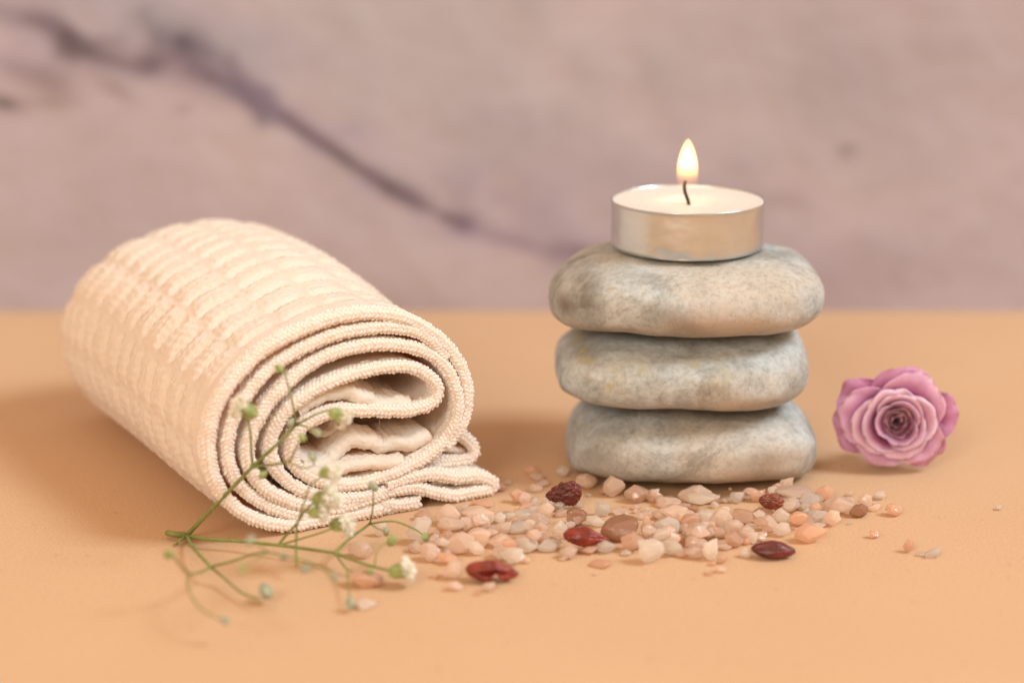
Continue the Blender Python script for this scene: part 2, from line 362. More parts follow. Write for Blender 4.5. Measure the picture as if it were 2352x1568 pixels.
        tt = TT+edge[:, None]*np.clip(1-TT/20, 0, 1)
        AB = C[:, None, :]+N[:, None, :]*off[..., None]
        A2, B2 = warp(AB, TT, LL)
        B2 = np.maximum(B2, 0.15)
        P = to3(A2.ravel(), B2.ravel(), tt.ravel())
        idx = np.arange(nS*nP).reshape(nS, nP)
        q = np.stack([idx[:-1, :-1].ravel(), idx[:-1, 1:].ravel(), idx[1:, 1:].ravel(), idx[1:, :-1].ravel()], 1)
        # back rim closing
        back = [(int(idx[i, nP-1]), int(idx[i, 0]), int(idx[i+1, 0]), int(idx[i+1, nP-1])) for i in range(nS-1)]
        caps = [tuple(int(i) for i in idx[0, :]), tuple(int(i) for i in idx[-1, ::-1])]
        mb.add(P, q.tolist()+back+caps)
        uvs.append(np.stack([SS.ravel(), TT.ravel()], 1))
        # beads of the hem
        if beads:
            step = 1.02
            rows = [(0.30, 0.46), (0.30, -0.46), (0.80, 1.06), (0.80, -1.06)]+[(1.7+0.92*k, sg*1.18) for k in range(3) for sg in (1, -1)]
            for ri, (rt, ro) in enumerate(rows):
                qs = np.arange(0.3, s[-1]-0.3, step)+(0.5*step if ri % 2 == (ri//2) % 2 else 0)
                qs = qs[qs < s[-1]]+np.random.uniform(-.08, .08, len(qs[qs < s[-1]]))
                cx = np.stack([np.interp(qs, s, C[:, 0]), np.interp(qs, s, C[:, 1])], 1)
                tx = np.stack([np.interp(qs, s, T[:, 0]), np.interp(qs, s, T[:, 1])], 1); tx /= np.linalg.norm(tx, axis=1)[:, None]
                nx = np.stack([-tx[:, 1], tx[:, 0]], 1); ed = np.interp(qs, s, edge)
                AB = cx+nx*(ro+np.random.normal(0, .07, len(qs)))[:, None]+tx*np.random.normal(0, .06, len(qs))[:, None]; A2, B2 = warp(AB, np.full(len(qs), rt), LL)
                cen = to3(A2, np.maximum(B2, 0.45), rt+ed*(1-rt/20))
                t3 = tx[:, :1]*e+tx[:, 1:]*np.array([0, 0, 1.0]); n3 = nx[:, :1]*e+nx[:, 1:]*np.array([0, 0, 1.0])
                # bead axes: long axis slanted between curve direction and its cross direction
                cross = ax[None, :] if ri >= 4 else n3
                la = t3*0.74+cross*np.random.uniform(.4, .9, len(qs))[:, None]*(1 if ri % 2 == 0 else -1)*(1 if ri < 4 else (1 if (ri//2) % 2 else -1)*(1 if ri % 2 == 0 else -1)); la /= np.linalg.norm(la, axis=1)[:, None]
                na = np.repeat(ax[None, :], len(qs), 0) if ri < 4 else n3
                lb = np.cross(na, la); lb /= np.linalg.norm(lb, axis=1)[:, None]; lc = np.cross(la, lb)
                sz = np.random.uniform(.82, 1.14, len(qs))[:, None, None]
                V = cen[:, None, :]+sz*(iv[None, :, :1]*la[:, None, :]*0.76+iv[None, :, 1:2]*lb[:, None, :]*0.46+iv[None, :, 2:]*lc[:, None, :]*0.40)
                nb = len(qs); hv.append(V.reshape(-1, 3))
                hf.append((ifc[None]+(hn+np.arange(nb)*len(iv))[:, None, None]).reshape(-1, 3)); hn += nb*len(iv)
    # crumpled inner folds seen inside the two openings
    def fold(pts, rec, LL, seed, amp, hh=.9):
        C = np.array([uv2(*p) for p in pts]); C = catmull(C, 12); C, s = resample(C, 0.5); T, N = frame(C, s)
        ts = np.linspace(0, LL, 60); nS, nP = len(s), 60
        V = []
        for sg in (1, -1):
            pass
        g = []
        prof = [(t, hh) for t in ts[::-1]]+[(-.6*hh, .7*hh), (-.85*hh, 0), (-.6*hh, -.7*hh)]+[(t, -hh) for t in ts]; nP = len(prof)
        for i in range(nS):
            for (t, o) in prof:
                h = amp*(mnoise.noise(Vector((s[i]*.10, t*.10, seed)))+.22*mnoise.noise(Vector((s[i]*.35, t*.25, seed+4))))+.16*math.sin(s[i]*3.6+2*math.sin(t*.4))+.14*math.sin(t*4+s[i])
                c = C[i]+N[i]*(o+h); g.append(p0+c[0]*e+np.array([0, 0, max(c[1], .3)])+ax*(t+rec+1.5*mnoise.noise(Vector((s[i]*.12, 3, seed)))))
        idx = np.arange(nS*nP).reshape(nS, nP)
        q = np.stack([idx[:-1, :-1].ravel(), idx[:-1, 1:].ravel(), idx[1:, 1:].ravel(), idx[1:, :-1].ravel()], 1).tolist()
        q += [(int(idx[i, nP-1]), int(idx[i, 0]), int(idx[i+1, 0]), int(idx[i+1, nP-1])) for i in range(nS-1)]
        q += [tuple(int(k) for k in idx[0, :]), tuple(int(k) for k in idx[-1, ::-1])]
        mb.add(g, q); uvs.append(np.array([(s[i], t) for i in range(nS) for (t, o) in prof]))
    fold([(640, 790), (740, 730), (860, 672), (980, 662), (1070, 700), (1160, 735), (1260, 728), (1350, 730)], 3.4, 40, 3.3, 2.2, 1.9)
    fold([(640, 1090), (740, 1110), (880, 1080), (1000, 1010), (1100, 1005), (1200, 1050), (1300, 1030), (1400, 985), (1480, 930)], 4.4, 40, 11.3, 3.0, 2.0)
    fold([(650, 1150), (780, 1175), (920, 1160), (1050, 1130), (1180, 1130), (1300, 1095)], 2.2, 30, 15.3, 1.8, 1.5)
    fold([(700, 900), (800, 980), (860, 1000), (930, 960), (950, 880)], 9.0, 40, 19.3, 2.5)
    fold([(1480, 1240), (1600, 1250), (1700, 1240), (1780, 1250)], 3.5, 30, 29.3, 1.2)
    fold([(1180, 1420), (1260, 1410), (1340, 1415)], 2.5, 20, 33.3, .8)
    fold([(1500, 1080), (1600, 1060), (1700, 1080), (1740, 1090)], 8, 40, 37.3, 1.2)
    body = mb.build('cloth', m_cloth(), root)
    U = np.concatenate(uvs); lay = body.data.uv_layers.new(name='weave')
    li = np.zeros(len(body.data.loops), dtype=np.int32); body.data.loops.foreach_get('vertex_index', li)
    lay.data.foreach_set('uv', U[li].ravel())
    HV = np.concatenate(hv)-np.array(root.location)/MM; HF = np.concatenate(hf)
    hem = mesh_obj('hem', HV, HF.tolist(), m_hem(), root)
    tag(hem, 'hem of plump woven yarn beads')
    rnd = random.Random(9); fz = MB(); allb = HV.reshape(-1, len(iv), 3).mean(1)
    for k in range(900):
        c = allb[rnd.randrange(len(allb))]; d = np.array([rnd.gauss(0, 1), rnd.gauss(-.3, .8), rnd.gauss(.2, 1)]); d /= np.linalg.norm(d); l = rnd.uniform(.6, 1.7)
        g = np.array([rnd.gauss(0, 1) for _ in range(3)])*.35*l
        q = [c+d*l*.3, c+d*l*.65+g*.4, c+d*l+g]
        tube(fz, q, .028, .014, 3, 3)
    bv = np.concatenate(mb.v); sel = np.arange(len(bv))
    for k in range(2600):
        c = bv[rnd.randrange(len(bv))]-np.array(root.location)/MM
        d = np.array([rnd.gauss(0, 1), rnd.gauss(-.2, .8), rnd.gauss(.3, 1)]); d /= np.linalg.norm(d); l = rnd.uniform(.8, 1.9)
        g = np.array([rnd.gauss(0, 1) for _ in range(3)])*.35*l
        tube(fz, [c+d*l*.2, c+d*l*.6+g*.4, c+d*l+g], .03, .016, 3, 2)
    tag(mesh_obj('lint', np.concatenate(fz.v), fz.f, hem.data.materials[0], root), kind='stuff')

# ------------------------------------------------------------------ pebbles
def build_stones():
    D0 = 0.0
    # rows: X, ztop, zbot, half depth
    s1 = [(8.9, 43.5, 43.0, 2), (9.6, 46.6, 40.0, 9), (12.3, 50.2, 38.0, 15), (18.5, 53.6, 36.8, 20.5), (28, 55.3, 36.6, 24.5), (40, 55.5, 36.5, 26.5), (52, 55.5, 36.5, 26), (62, 55.2, 36.6, 24), (69, 54.0, 38.0, 20), (73.5, 51.2, 40.2, 14.5), (75.6, 48.0, 43.2, 8), (76.1, 46.2, 45.0, 2)]
    s2 = [(10.5, 26.4, 25.6, 2), (11.2, 29.0, 23.0, 9), (13.0, 31.4, 20.9, 15), (18.5, 34.6, 18.9, 20.5), (28, 36.4, 18.3, 24.5), (40, 36.7, 18.2, 26), (52, 36.7, 18.2, 26), (61, 36.6, 18.3, 23.5), (67, 36.3, 19.2, 19.5), (71, 34.2, 21.0, 14), (72.6, 30.6, 23.6, 9), (73.0, 27.2, 26.4, 2)]
    s3 = [(13.7, 4.6, 3.8, 2), (14.2, 8.6, 1.8, 9), (16.0, 12.4, 0.7, 14.5), (20.5, 16.2, 0.15, 20), (29, 18.1, 0, 24.5), (40, 18.3, 0, 26), (52, 18.3, 0, 26.5), (62, 18.1, 0, 24), (69, 16.2, 0, 20.5), (73.3, 12.8, 0.9, 15), (75.3, 9.6, 3.2, 9), (75.7, 7.8, 6.4, 2)]
    data = [(s3, 3.3, .05, .03, 'lowest grey pebble of the stack, with salt crystals at its foot', 'bottom'),
            (s2, 11.7, -.02, -.03, 'middle grey pebble of the stack, flecked with yellowish pits', 'mid'),
            (s1, 23.1, .06, .05, 'topmost grey pebble of the stack, under the tealight, with dark brown blotches', 'top')]
    for k, (rows, seed, tan, patch, lab, _) in enumerate(data):
        rows = np.array(rows, float)
        n = 90; par = np.concatenate([[0], np.cumsum(np.linalg.norm(np.diff(rows[:, [0, 3]], axis=0), axis=1))])
        q = np.linspace(0, par[-1], n); cat = catmull(np.concatenate([par[:, None], rows], 1), 14)
        o = np.argsort(cat[:, 0]); R4 = np.stack([np.interp(q, cat[o, 0], cat[o, j]) for j in range(1, 5)], 1)
        m = 96; V = []
        cen = np.array([rows[5:7, 0].mean(), 0, rows[5, 1:3].mean()])
        for (X, zt, zb, b) in R4:
            for j in range(m):
                a = 2*math.pi*j/m; c, s_ = math.cos(a), math.sin(a)
                ex = 2/(2.9, 2.7, 2.5)[k]
                y = 1.12*b*math.copysign(abs(c)**(2/2.25), c)-2.2
                zz = math.copysign(abs(s_)**ex, s_)
                z = (zt+zb)/2+(zt-zb)/2*zz
                p = np.array([X, y, z]); d = 1.25*nz(p, .055, seed)+0.5*nz(p, .16, seed)+.06*nz(p, .7, seed)
                d *= (1-0.75*abs(s_)**3)
                dirv = np.array([(X-cen[0])*.02, c, s_*.7]); dirv /= np.linalg.norm(dirv)+1e-6
                p = p+dirv*d; p[2] = max(p[2], 0.02+0*X)
                V.append(p)
        Fc = [(i*m+j, i*m+(j+1) % m, (i+1)*m+(j+1) % m, (i+1)*m+j) for i in range(n-1) for j in range(m)]
        Fc += [tuple(range(m))[::-1], tuple((n-1)*m+j for j in range(m))]
        V = np.array(V); base = np.array([42.0, 0, V[:, 2].min()])
        o = mesh_obj('pebble', V-base, Fc, m_stone(seed, tan, patch), loc=base)
        st = {0: [(0, 21, 9, 5, 5, .5), (1, 60, 8, 11, 4.5, .95), (0, 60, 9.5, 6, 1.6, .7), (0, 34, 3, 8, 3, .5), (1, 22, 5, 6, 4, .5), (1, 45, 3, 12, 3, .7)],
              1: [(1, 54, 22.5, 12, 3.5, .9), (0, 57, 22, 5, 2.2, .5), (2, 17.5, 32.5, 2, 2, .9), (2, 24.5, 28, 2.6, 3.4, .9), (2, 30, 32, 3, 1.6, .6), (2, 42, 32, 3, 2, .7), (2, 50, 32, 3, 2.4, .7), (2, 15, 29, 2, 2, .5), (0, 17, 33, 4, 1.8, .5), (1, 30, 20.5, 15, 2.4, .6)],
              2: [(0, 12.5, 45, 2.2, 3, .8), (0, 17.5, 46, 3.4, 4.5, .85), (0, 41.5, 42.5, 6, 3.2, .95), (1, 47, 42, 13, 5, .85), (1, 60, 41, 8, 3, .6), (0, 19, 51, 4, 2, .4), (0, 34, 46, 5, 1.5, .3), (1, 25, 40, 10, 2.5, .5)]}[k]
        A = np.zeros((len(V), 3))
        for (ch, cx, cz, rx, rz, kk) in st:
            A[:, ch] += kk*np.exp(-((V[:, 0]-cx)/rx)**2-((V[:, 2]-cz)/rz)**2)*(V[:, 1] < 2)
        attr_color(o.data, 'stain', np.clip(A, 0, 1))
        tag(o, lab, 'stone', 'stack of three pebbles')

# ------------------------------------------------------------------ tealight
def lathe(prof, seg=128, dent=None):
    V = []; n = len(prof)
    for j in range(seg):
        a = 2*math.pi*j/seg
        for (r, z) in prof:
            rr = r+(dent(a, r, z) if dent else 0); V.append((rr*math.cos(a), rr*math.sin(a), z))
    Fc = [(j*n+i, ((j+1) % seg)*n+i, ((j+1) % seg)*n+i+1, j*n+i+1) for j in range(seg) for i in range(n-1)]
    return np.array(V), Fc
def build_candle():
    base = np.array([43.2, 0, 55.5]); root = empty('tealight', base)
    tag(root, 'lit tealight in a dented silver cup on the topmost pebble', 'candle')
    def dent(a, r, z):
        d = 0
        if r > 17 and z > 0.2:
            p = (math.cos(a)*3, math.sin(a)*3, z*.25)
            d += 0.10*mnoise.noise(Vector(p)) + .04*mnoise.noise(Vector((p[0]*3, p[1]*3, z*.8)))
            for (aa, zz, w, k) in ((-1.98, 1.2, .10, -.5), (-1.72, .6, .13, -.8), (-1.9, 10.5, .05, -.12), (-1.35, .5, .08, -.3)):
                d += k*math.exp(-((a-2*math.pi*(a > math.pi)-aa)/w)**2-((z-zz)/1.3)**2)
        return d
    zl = [(18.75, 0.9+i*0.5) for i in range(21)]
    prof = [(0, 0.0), (10, 0), (17.3, 0.02), (18.2, .18), (18.6, .5)]+zl+[(18.85, 11.45), (19.0, 11.62), (19.02, 11.78), (18.9, 11.88), (18.7, 11.8), (18.6, 11.5)]+[(18.5, 9.5), (18.4, 1.2), (17, .5), (0, .5)]
    v, f = lathe(prof, 220, dent)
    m, nt, b = new_mat('aluminium_foil'); n = noise_node(nt, 120, 4, .6); n2 = noise_node(nt, 600, 3)
    c = ramp(nt, n.outputs[0], [(0.3, (0.58, 0.60, 0.61)), (0.7, (0.66, 0.69, 0.70))]); nt.links.new(c.outputs[0], b.inputs['Base Color'])
    setp(b, Metallic=1.0, Roughness=0.33); bump(nt, b, n.outputs[0], .25, .0006)
    cup = mesh_obj('cup', v, f, m, root)
    wp = [(0, 10.35), (1.5, 10.36), (4.2, 10.38), (5.6, 10.5), (6.6, 11.0), (8, 11.2), (10, 11.3), (15, 11.4), (17.6, 11.45), (18.3, 11.6), (18.5, 11.5), (18.45, 10.0), (18.35, 2), (0, 1.5)]
    v, f = lathe(wp, 128)
    wax = mesh_obj('wax', v, f, m_simple('candle_wax', (0.68, 0.65, 0.62), .35, .5, (1, .7, .5), .003, .4, 60, .0004, .2, .02), root)
    mbw = MB(); tube(mbw, [(0.3, 0, 9.8), (0, 0, 11.4), (-.75, 0, 13.4), (-.95, 0, 15.0), (-.7, 0, 16.3)], 0.5, .42, 8)
    w = mesh_obj('wick', mbw.v[0], mbw.f, m_simple('charred_wick', (0.035, 0.03, 0.022), .9), root)
    # flame: a small glowing volume
    fp = [(0.02, 13.3), (1.5, 13.4), (2.4, 14.2), (2.75, 15.6), (2.8, 17.2), (2.65, 19.2), (2.25, 21.2), (1.65, 23.0), (.95, 24.4), (.45, 25.1), (.02, 25.5)]
    fp = [(r*.96, 14.0+(z-13.3)*1.055) for r, z in fp]; fpc = catmull(fp, 5); v, f = lathe([tuple(q) for q in fpc], 32); v[:, 0] += -0.3
    m = bpy.data.materials.new('candle_flame'); m.use_nodes = True; nt = m.node_tree; nt.nodes.clear()
    out = node(nt, 'ShaderNodeOutputMaterial'); em = node(nt, 'ShaderNodeEmission')
    tc = node(nt, 'ShaderNodeTexCoord'); sp = node(nt, 'ShaderNodeSeparateXYZ'); nt.links.new(tc.outputs['Object'], sp.inputs[0])
    mr = node(nt, 'ShaderNodeMapRange'); mr.inputs['From Min'].default_value = 13.6*MM; mr.inputs['From Max'].default_value = 20.4*MM
    nt.links.new(sp.outputs['Z'], mr.inputs[0])
    st = ramp(nt, mr.outputs[0], [(0.0, (0.008, .008, .008)), (.25, (.03, .03, .03)), (.5, (.09, .09, .09)), (.8, (.5, .5, .5)), (1, (1, 1, 1))])
    cr = ramp(nt, mr.outputs[0], [(0.0, (1, .42, .20)), (.4, (1, .40, .10)), (1, (1, .54, .16))])
    mul = node(nt, 'ShaderNodeMath', operation='MULTIPLY'); mul.inputs[1].default_value = 1150
    nt.links.new(st.outputs[0], mul.inputs[0]); nt.links.new(mul.outputs[0], em.inputs['Strength']); nt.links.new(cr.outputs[0], em.inputs['Color'])
    nt.links.new(em.outputs[0], out.inputs['Volume'])
    fl = mesh_obj('flame', v, f, m, root)
    L = bpy.data.lights.new('candle_light', 'POINT'); L.energy = 0.0016; L.color = (1, .62, .3); L.shadow_soft_size = .0025
    lo = bpy.data.objects.new('candle_light', L); COL.objects.link(lo); lo.parent = root; lo.location = (0-.0003, 0, .0195)

# ------------------------------------------------------------------ rose
def build_rose():
    root_p = np.array([95.0, -9.0, 0.0]); root = empty('rose_bloom', root_p)
    tag(root, 'mauve rose head lying on its side to the right of the pebbles', 'flower')
    m, nt, b = new_mat('mauve_petal')
    a = node(nt, 'ShaderNodeAttribute', attribute_name='tint'); n = noise_node(nt, 160, 5, .65)
    c = ramp(nt, n.outputs[0], [(0.3, (0.78, 0.70, 0.78)), (0.65, (1.05, 1.05, 1.05))])
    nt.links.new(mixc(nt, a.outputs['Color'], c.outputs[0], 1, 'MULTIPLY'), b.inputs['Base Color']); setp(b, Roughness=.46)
    b.inputs['Subsurface Weight'].default_value = .35; b.inputs['Subsurface Radius'].default_value = (1, .35, .55); b.inputs['Subsurface Scale'].default_value = .0012
    b.inputs['Sheen Weight'].default_value = .15; bump(nt, b, n.outputs[0], .4, .0004)
    # bloom frame: w axis towards the viewer, slightly up
    tilt = R(7); W = np.array([-0.10, -math.cos(tilt), math.sin(tilt)]); W /= np.linalg.norm(W)
    Xr = np.cross(np.array([0, 0, 1.0]), W); Xr = -Xr/np.linalg.norm(Xr)
    if Xr[0] < 0: Xr = -Xr
    Yr = np.cross(W, Xr); 
    if Yr[2] < 0: Yr = -Yr
    C0 = np.array([95.3, -10.0, 13.2])
    rnd = random.Random(5)
    def petal(th, half, r0, r1, w0, w1, curl, seed, seg=(26, 18), cx=0, cy=0, thick=.32, lean=0, notch=.12, pale=.5, col=(0.50, 0.20, 0.33), edgec=(0.72, 0.48, 0.58), squash=1.0, wav=.5):
        nu, nv = seg; P = []; T = []
        for i in range(nu+1):
            u = -1+2*i/nu
            for j in range(nv+1):
                v = j/nv
                hw = half*(math.sin(min(1, v*1.15+.18)*math.pi/2)**.8)*(1 if v < .6 else math.sqrt(max(0.0, 1-((v-.6)/.4)**2*0.72)))
                ang = th+u*hw
                tipcut = 1-(notch+.06)*abs(u)**2.2
                vv = v*tipcut
                rr = r0+(r1-r0)*(vv**1.25)
                ww = w0+(w1-w0)*(1-(1-vv)**1.6)
                # curl of the lip
                k = max(0, vv-.72)/.28
                rr += curl*k*k; ww -= abs(curl)*.7*k**2.2
                rr += wav*mnoise.noise(Vector((u*1.5, v*2, seed)))*v+.10*wav*mnoise.noise(Vector((u*4, v*3, seed+3)))*v*v
                ww += wav*mnoise.noise(Vector((u*1.7, v*1.5, seed+9)))*v
                x = cx+rr*math.cos(ang); y = cy+rr*math.sin(ang)*squash
                P.append(C0+(Xr*x+Yr*y)*.94+W*ww)
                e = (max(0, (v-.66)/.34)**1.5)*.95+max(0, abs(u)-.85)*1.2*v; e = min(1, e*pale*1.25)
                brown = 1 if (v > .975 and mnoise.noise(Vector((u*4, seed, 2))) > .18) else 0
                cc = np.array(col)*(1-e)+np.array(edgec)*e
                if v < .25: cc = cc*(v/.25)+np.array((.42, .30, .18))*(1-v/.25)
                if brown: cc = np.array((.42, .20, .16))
                T.append(cc)
        P = np.array(P); n = len(P)
        idx = np.arange(n).reshape(nu+1, nv+1)
        # normals for thickness
        G = P.reshape(nu+1, nv+1, 3); du = np.gradient(G, axis=0); dv = np.gradient(G, axis=1); N = np.cross(du, dv); N /= np.linalg.norm(N, axis=2)[..., None]+1e-9
        P2 = (G+N*thick).reshape(-1, 3)
        q = np.stack([idx[:-1, :-1].ravel(), idx[:-1, 1:].ravel(), idx[1:, 1:].ravel(), idx[1:, :-1].ravel()], 1)
        faces = q[:, ::-1].tolist()+(q+n).tolist()
        bd = list(idx[0, :])+list(idx[1:, -1])+list(idx[-1, ::-1][1:])+list(idx[::-1, 0][1:])
        for i in range(len(bd)-1): faces.append((int(bd[i]), int(bd[i+1]), int(bd[i+1])+n, int(bd[i])+n))
        A = np.concatenate([P, P2]); A[:, 2] = np.maximum(A[:, 2], 0.12)
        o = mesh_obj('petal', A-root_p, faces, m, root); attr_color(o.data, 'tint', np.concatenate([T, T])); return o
    D = R
    E1, E2, E3 = (.62, .37, .56), (.70, .47, .63), (.76, .58, .72)
    BC = (.44, .16, .34)
    # broad guard petals round the back
    for (a, h, r1, w1, cu, dx) in ((78, 60, 14.8, .2, 1.6, .5), (146, 50, 14.6, -1.5, 1.6, -1), (196, 48, 15.2, -2.5, 1.2, -1), (250, 54, 12.0, -2.2, 1.4, -.5), (318, 58, 13.6, -1.2, 1.8, .5), (12, 50, 14.2, -2.5, 1.4, .5)):
        petal(D(a), D(h), 2.0, r1, -9, w1, cu, a*.37, squash=.90, pale=.4, col=BC, edgec=E1, wav=1.5, cx=dx, notch=.02, seg=(34, 22))
    for (a, h, r1, w1, cu, dx) in ((62, 68, 13.0, 2.2, 1.8, .3), (168, 62, 13.4, 1.0, 1.6, -.8), (238, 62, 11.8, .8, 1.6, -.5), (318, 62, 11.6, 1.4, 1.8, .2)):
        petal(D(a), D(h), 2.0, r1, -8, w1, cu, a*.51+7, squash=.94, pale=.75, col=BC, edgec=E2, wav=1.2, cx=dx, notch=.02, seg=(34, 22))
    for (a, h, r1, w1, cu, dx) in ((192, 80, 10.6, 2.3, .9, -.6), (20, 78, 9.2, 2.7, .9, .3), (290, 74, 9.3, 2.4, 1.0, 0), (110, 74, 9.0, 2.8, .8, 0)):
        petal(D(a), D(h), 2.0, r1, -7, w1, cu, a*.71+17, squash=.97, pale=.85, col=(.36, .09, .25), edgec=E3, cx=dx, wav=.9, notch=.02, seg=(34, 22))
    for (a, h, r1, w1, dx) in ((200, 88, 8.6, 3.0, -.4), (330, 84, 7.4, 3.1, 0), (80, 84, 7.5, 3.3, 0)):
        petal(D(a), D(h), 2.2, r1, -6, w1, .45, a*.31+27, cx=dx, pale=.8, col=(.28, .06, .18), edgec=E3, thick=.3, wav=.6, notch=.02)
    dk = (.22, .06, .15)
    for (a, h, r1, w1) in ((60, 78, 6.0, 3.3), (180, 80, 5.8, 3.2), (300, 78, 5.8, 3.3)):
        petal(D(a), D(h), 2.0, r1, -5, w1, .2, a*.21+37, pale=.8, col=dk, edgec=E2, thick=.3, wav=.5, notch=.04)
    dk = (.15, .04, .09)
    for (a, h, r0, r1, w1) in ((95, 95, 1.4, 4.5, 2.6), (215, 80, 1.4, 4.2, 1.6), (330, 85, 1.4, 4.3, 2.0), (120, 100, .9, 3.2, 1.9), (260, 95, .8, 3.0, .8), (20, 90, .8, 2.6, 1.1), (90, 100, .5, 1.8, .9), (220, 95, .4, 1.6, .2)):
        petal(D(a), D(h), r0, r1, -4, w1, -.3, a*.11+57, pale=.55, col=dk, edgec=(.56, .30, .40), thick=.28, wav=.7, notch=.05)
    # green base behind the bloom
    mb = MB(); v, f = ico(3); P = []
    for q in v: P.append(C0-W*9.5+np.array(q)*np.array([3.2, 3.6, 3.2])*(1+.08*nz(q, 3)))
    mb.add(P, f); mb.build('calyx', m_simple('calyx_green', (.16, .22, .07), .6, bscale=400), root)

# ------------------------------------------------------------------ gypsophila sprig
def build_sprig():
    def px(u, v): return 344.5+0.4211*u, 803.9+0.4211*v
    def Z(u, v, z): return on_z(*px(u, v), z)
    def Dd(u, v, d): return on_dist(*px(u, v), d)
    N = Dd(200, 1010, 424); root = empty('gypsophila_sprig', (N[0], N[1], 0))
    tag(root, 'branching green sprig of tiny white flowers lying before the towel', 'flower sprig')
    stem = m_simple('sprig_stem', (.19, .22, .06), .5, .2, (.6, 1, .3), .0006, .4, 500, vary=.25)
    thin = stem
    mb = MB()
    M = Dd(562, 632, 417); O = Dd(797, 405, 418)
    P = Z(1010, 1105, 3.0); Q = Z(330, 1180, 4.0)
    tube(mb, [Z(92, 995, 1.2), Z(130, 1002, 1.6), N], .62, .75)
    tube(mb, [N, Dd(290, 915, 421), Dd(420, 780, 419), M], .55, .42)
    tube(mb, [M, Dd(690, 515, 416), O], .42, .36)
    tube(mb, [N, Z(300, 1028, 2.4), Z(500, 1042, 2.6), Z(760, 1070, 3.2), P], .46, .34)
    tube(mb, [N, Z(240, 1080, 3.2), Q], .45, .38)
    for c, r in ((N, .95), (M, .72), (O, .62), (P, .62), (Q, .6)):
        v, f = ico(2); mb.add(np.array(v)*r*np.array([1.1, 1, .85])+c, f)
    # withered scale leaf at the first node
    tube(mb, [N, Z(165, 1035, 1.6), Z(145, 1055, .6), Z(125, 1060, .5)], .35, .12); tube(mb, [N, Z(160, 1048, 1.2), Z(150, 1062, .3)], .25, .1)
    T = .22
    tube(mb, [M, Dd(553, 560, 415), Dd(548, 450, 411), Dd(530, 350, 407)], .28, .24)
    tube(mb, [O, Dd(788, 340, 416), Dd(765, 240, 414), Dd(745, 160, 413), Dd(728, 100, 413), Dd(708, 98, 413)], .24, .16)
    tube(mb, [O, Dd(840, 385, 416), Dd(905, 350, 413), Dd(985, 326, 411), Dd(1015, 338, 410)], .26, .22)
    tube(mb, [O, Dd(850, 415, 414), Dd(890, 438, 411)], .2, .15)
    tube(mb, [M, Dd(650, 626, 414), Dd(755, 606, 409), Dd(785, 555, 405), Dd(828, 480, 401)], .3, .22)
    tube(mb, [Dd(755, 606, 409), Dd(830, 640, 406), Dd(890, 630, 405), Dd(888, 590, 404)], .18, .14)
    tube(mb, [M, Dd(600, 650, 413), Dd(614, 670, 411)], .18, .15)
    # P fan
    tube(mb, [P, Z(1100, 1140, 3.5), Z(1220, 1180, 3.4), Z(1355, 1208, 3.6)], .32, .28)
    n1 = Z(1200, 945, 5)
    tube(mb, [P, Z(1080, 1035, 4), n1], .34, .3)
    tube(mb, [n1, Z(1320, 932, 6), Z(1400, 955, 5), Z(1460, 985, 4), Z(1495, 1015, 3)], .22, .16)
    tube(mb, [n1, Dd(1215, 860, 414), Dd(1218, 770, 412)], .22, .15)
    tube(mb, [n1, Z(1250, 975, 6), Z(1280, 985, 6)], .16, .12)
    n2 = Z(1075, 1195, 3)
    tube(mb, [P, Z(1040, 1150, 3), n2], .28, .22)
    tube(mb, [n2, Z(1083, 1290, 2.4), Z(1092, 1360, 2)], .2, .15)
    tube(mb, [n2, Z(1130, 1210, 3), Z(1195, 1205, 3.5)], .18, .14)
    tube(mb, [Z(1225, 1181, 3.4), Z(1235, 1110, 6), Z(1265, 1065, 7), Z(1300, 1045, 7)], .15, .12)
    # middle branch with the cluster of open flowers
    g = Z(700, 1062, 3.1)
    tube(mb, [g, Dd(745, 1005, 412), Dd(800, 945, 408), Dd(850, 870, 406), Dd(925, 803, 404)], .32, .25)
    tube(mb, [Dd(800, 1175, 398), Dd(797, 1080, 403), Dd(800, 960, 406)], .28, .26)
    tube(mb, [Dd(800, 960, 406), Dd(840, 830, 403), Dd(880, 730, 401), Dd(960, 680, 400)], .22, .18)
    tube(mb, [Dd(850, 870, 406), Dd(880, 880, 403), Dd(905, 880, 401)], .2, .18)
    tube(mb, [g, Dd(850, 1020, 410), Dd(960, 985, 407), Dd(1040, 950, 405)], .22, .18)
    # Q fan, low and near the lens
    tube(mb, [Q, Z(450, 1150, 6), Z(560, 1113, 8), Z(640, 1102, 10), Z(740, 1122, 12), Z(850, 1150, 12), Z(960, 1200, 12), Z(1000, 1228, 12)], .3, .18)
    tube(mb, [Q, Z(400, 1238, 2.6), Z(500, 1322, 2), Z(600, 1358, 2.4)], .3, .26)
    k = Z(215, 1222, 7); tube(mb, [Q, Z(280, 1208, 6), k], .28, .24)
    tube(mb, [k, Z(165, 1170, 11), Z(120, 1115, 14)], .26, .2)
    tube(mb, [k, Z(205, 1290, 8), Z(270, 1400, 7), Z(385, 1468, 6)], .24, .17)
    tube(mb, [Z(640, 1102, 10), Z(560, 1150, 15), Z(505, 1190, 18)], .16, .12)
    tube(mb, [Z(640, 1102, 10), Z(590, 1060, 18), Z(548, 1042, 20)], .16, .12)
    tube(mb, [Z(850, 1150, 12), Z(845, 1185, 10)], .14, .12)
    mb.build('stem', stem, root)
    green = m_simple('bud_green', (.27, .33, .12), .55, .2, (.6, 1, .3), .0006, .4, 900, vary=.35)
    greyg = m_simple('bud_grey_green', (.30, .33, .24), .6, .1, (.6, 1, .3), .0006, .3, 900, vary=.35)
    white = m_simple('tiny_white_petal', (.88, .87, .68), .6, .6, (.8, 1, .6), .0015, .3, 500, vary=.08)
    rnd = random.Random(3)
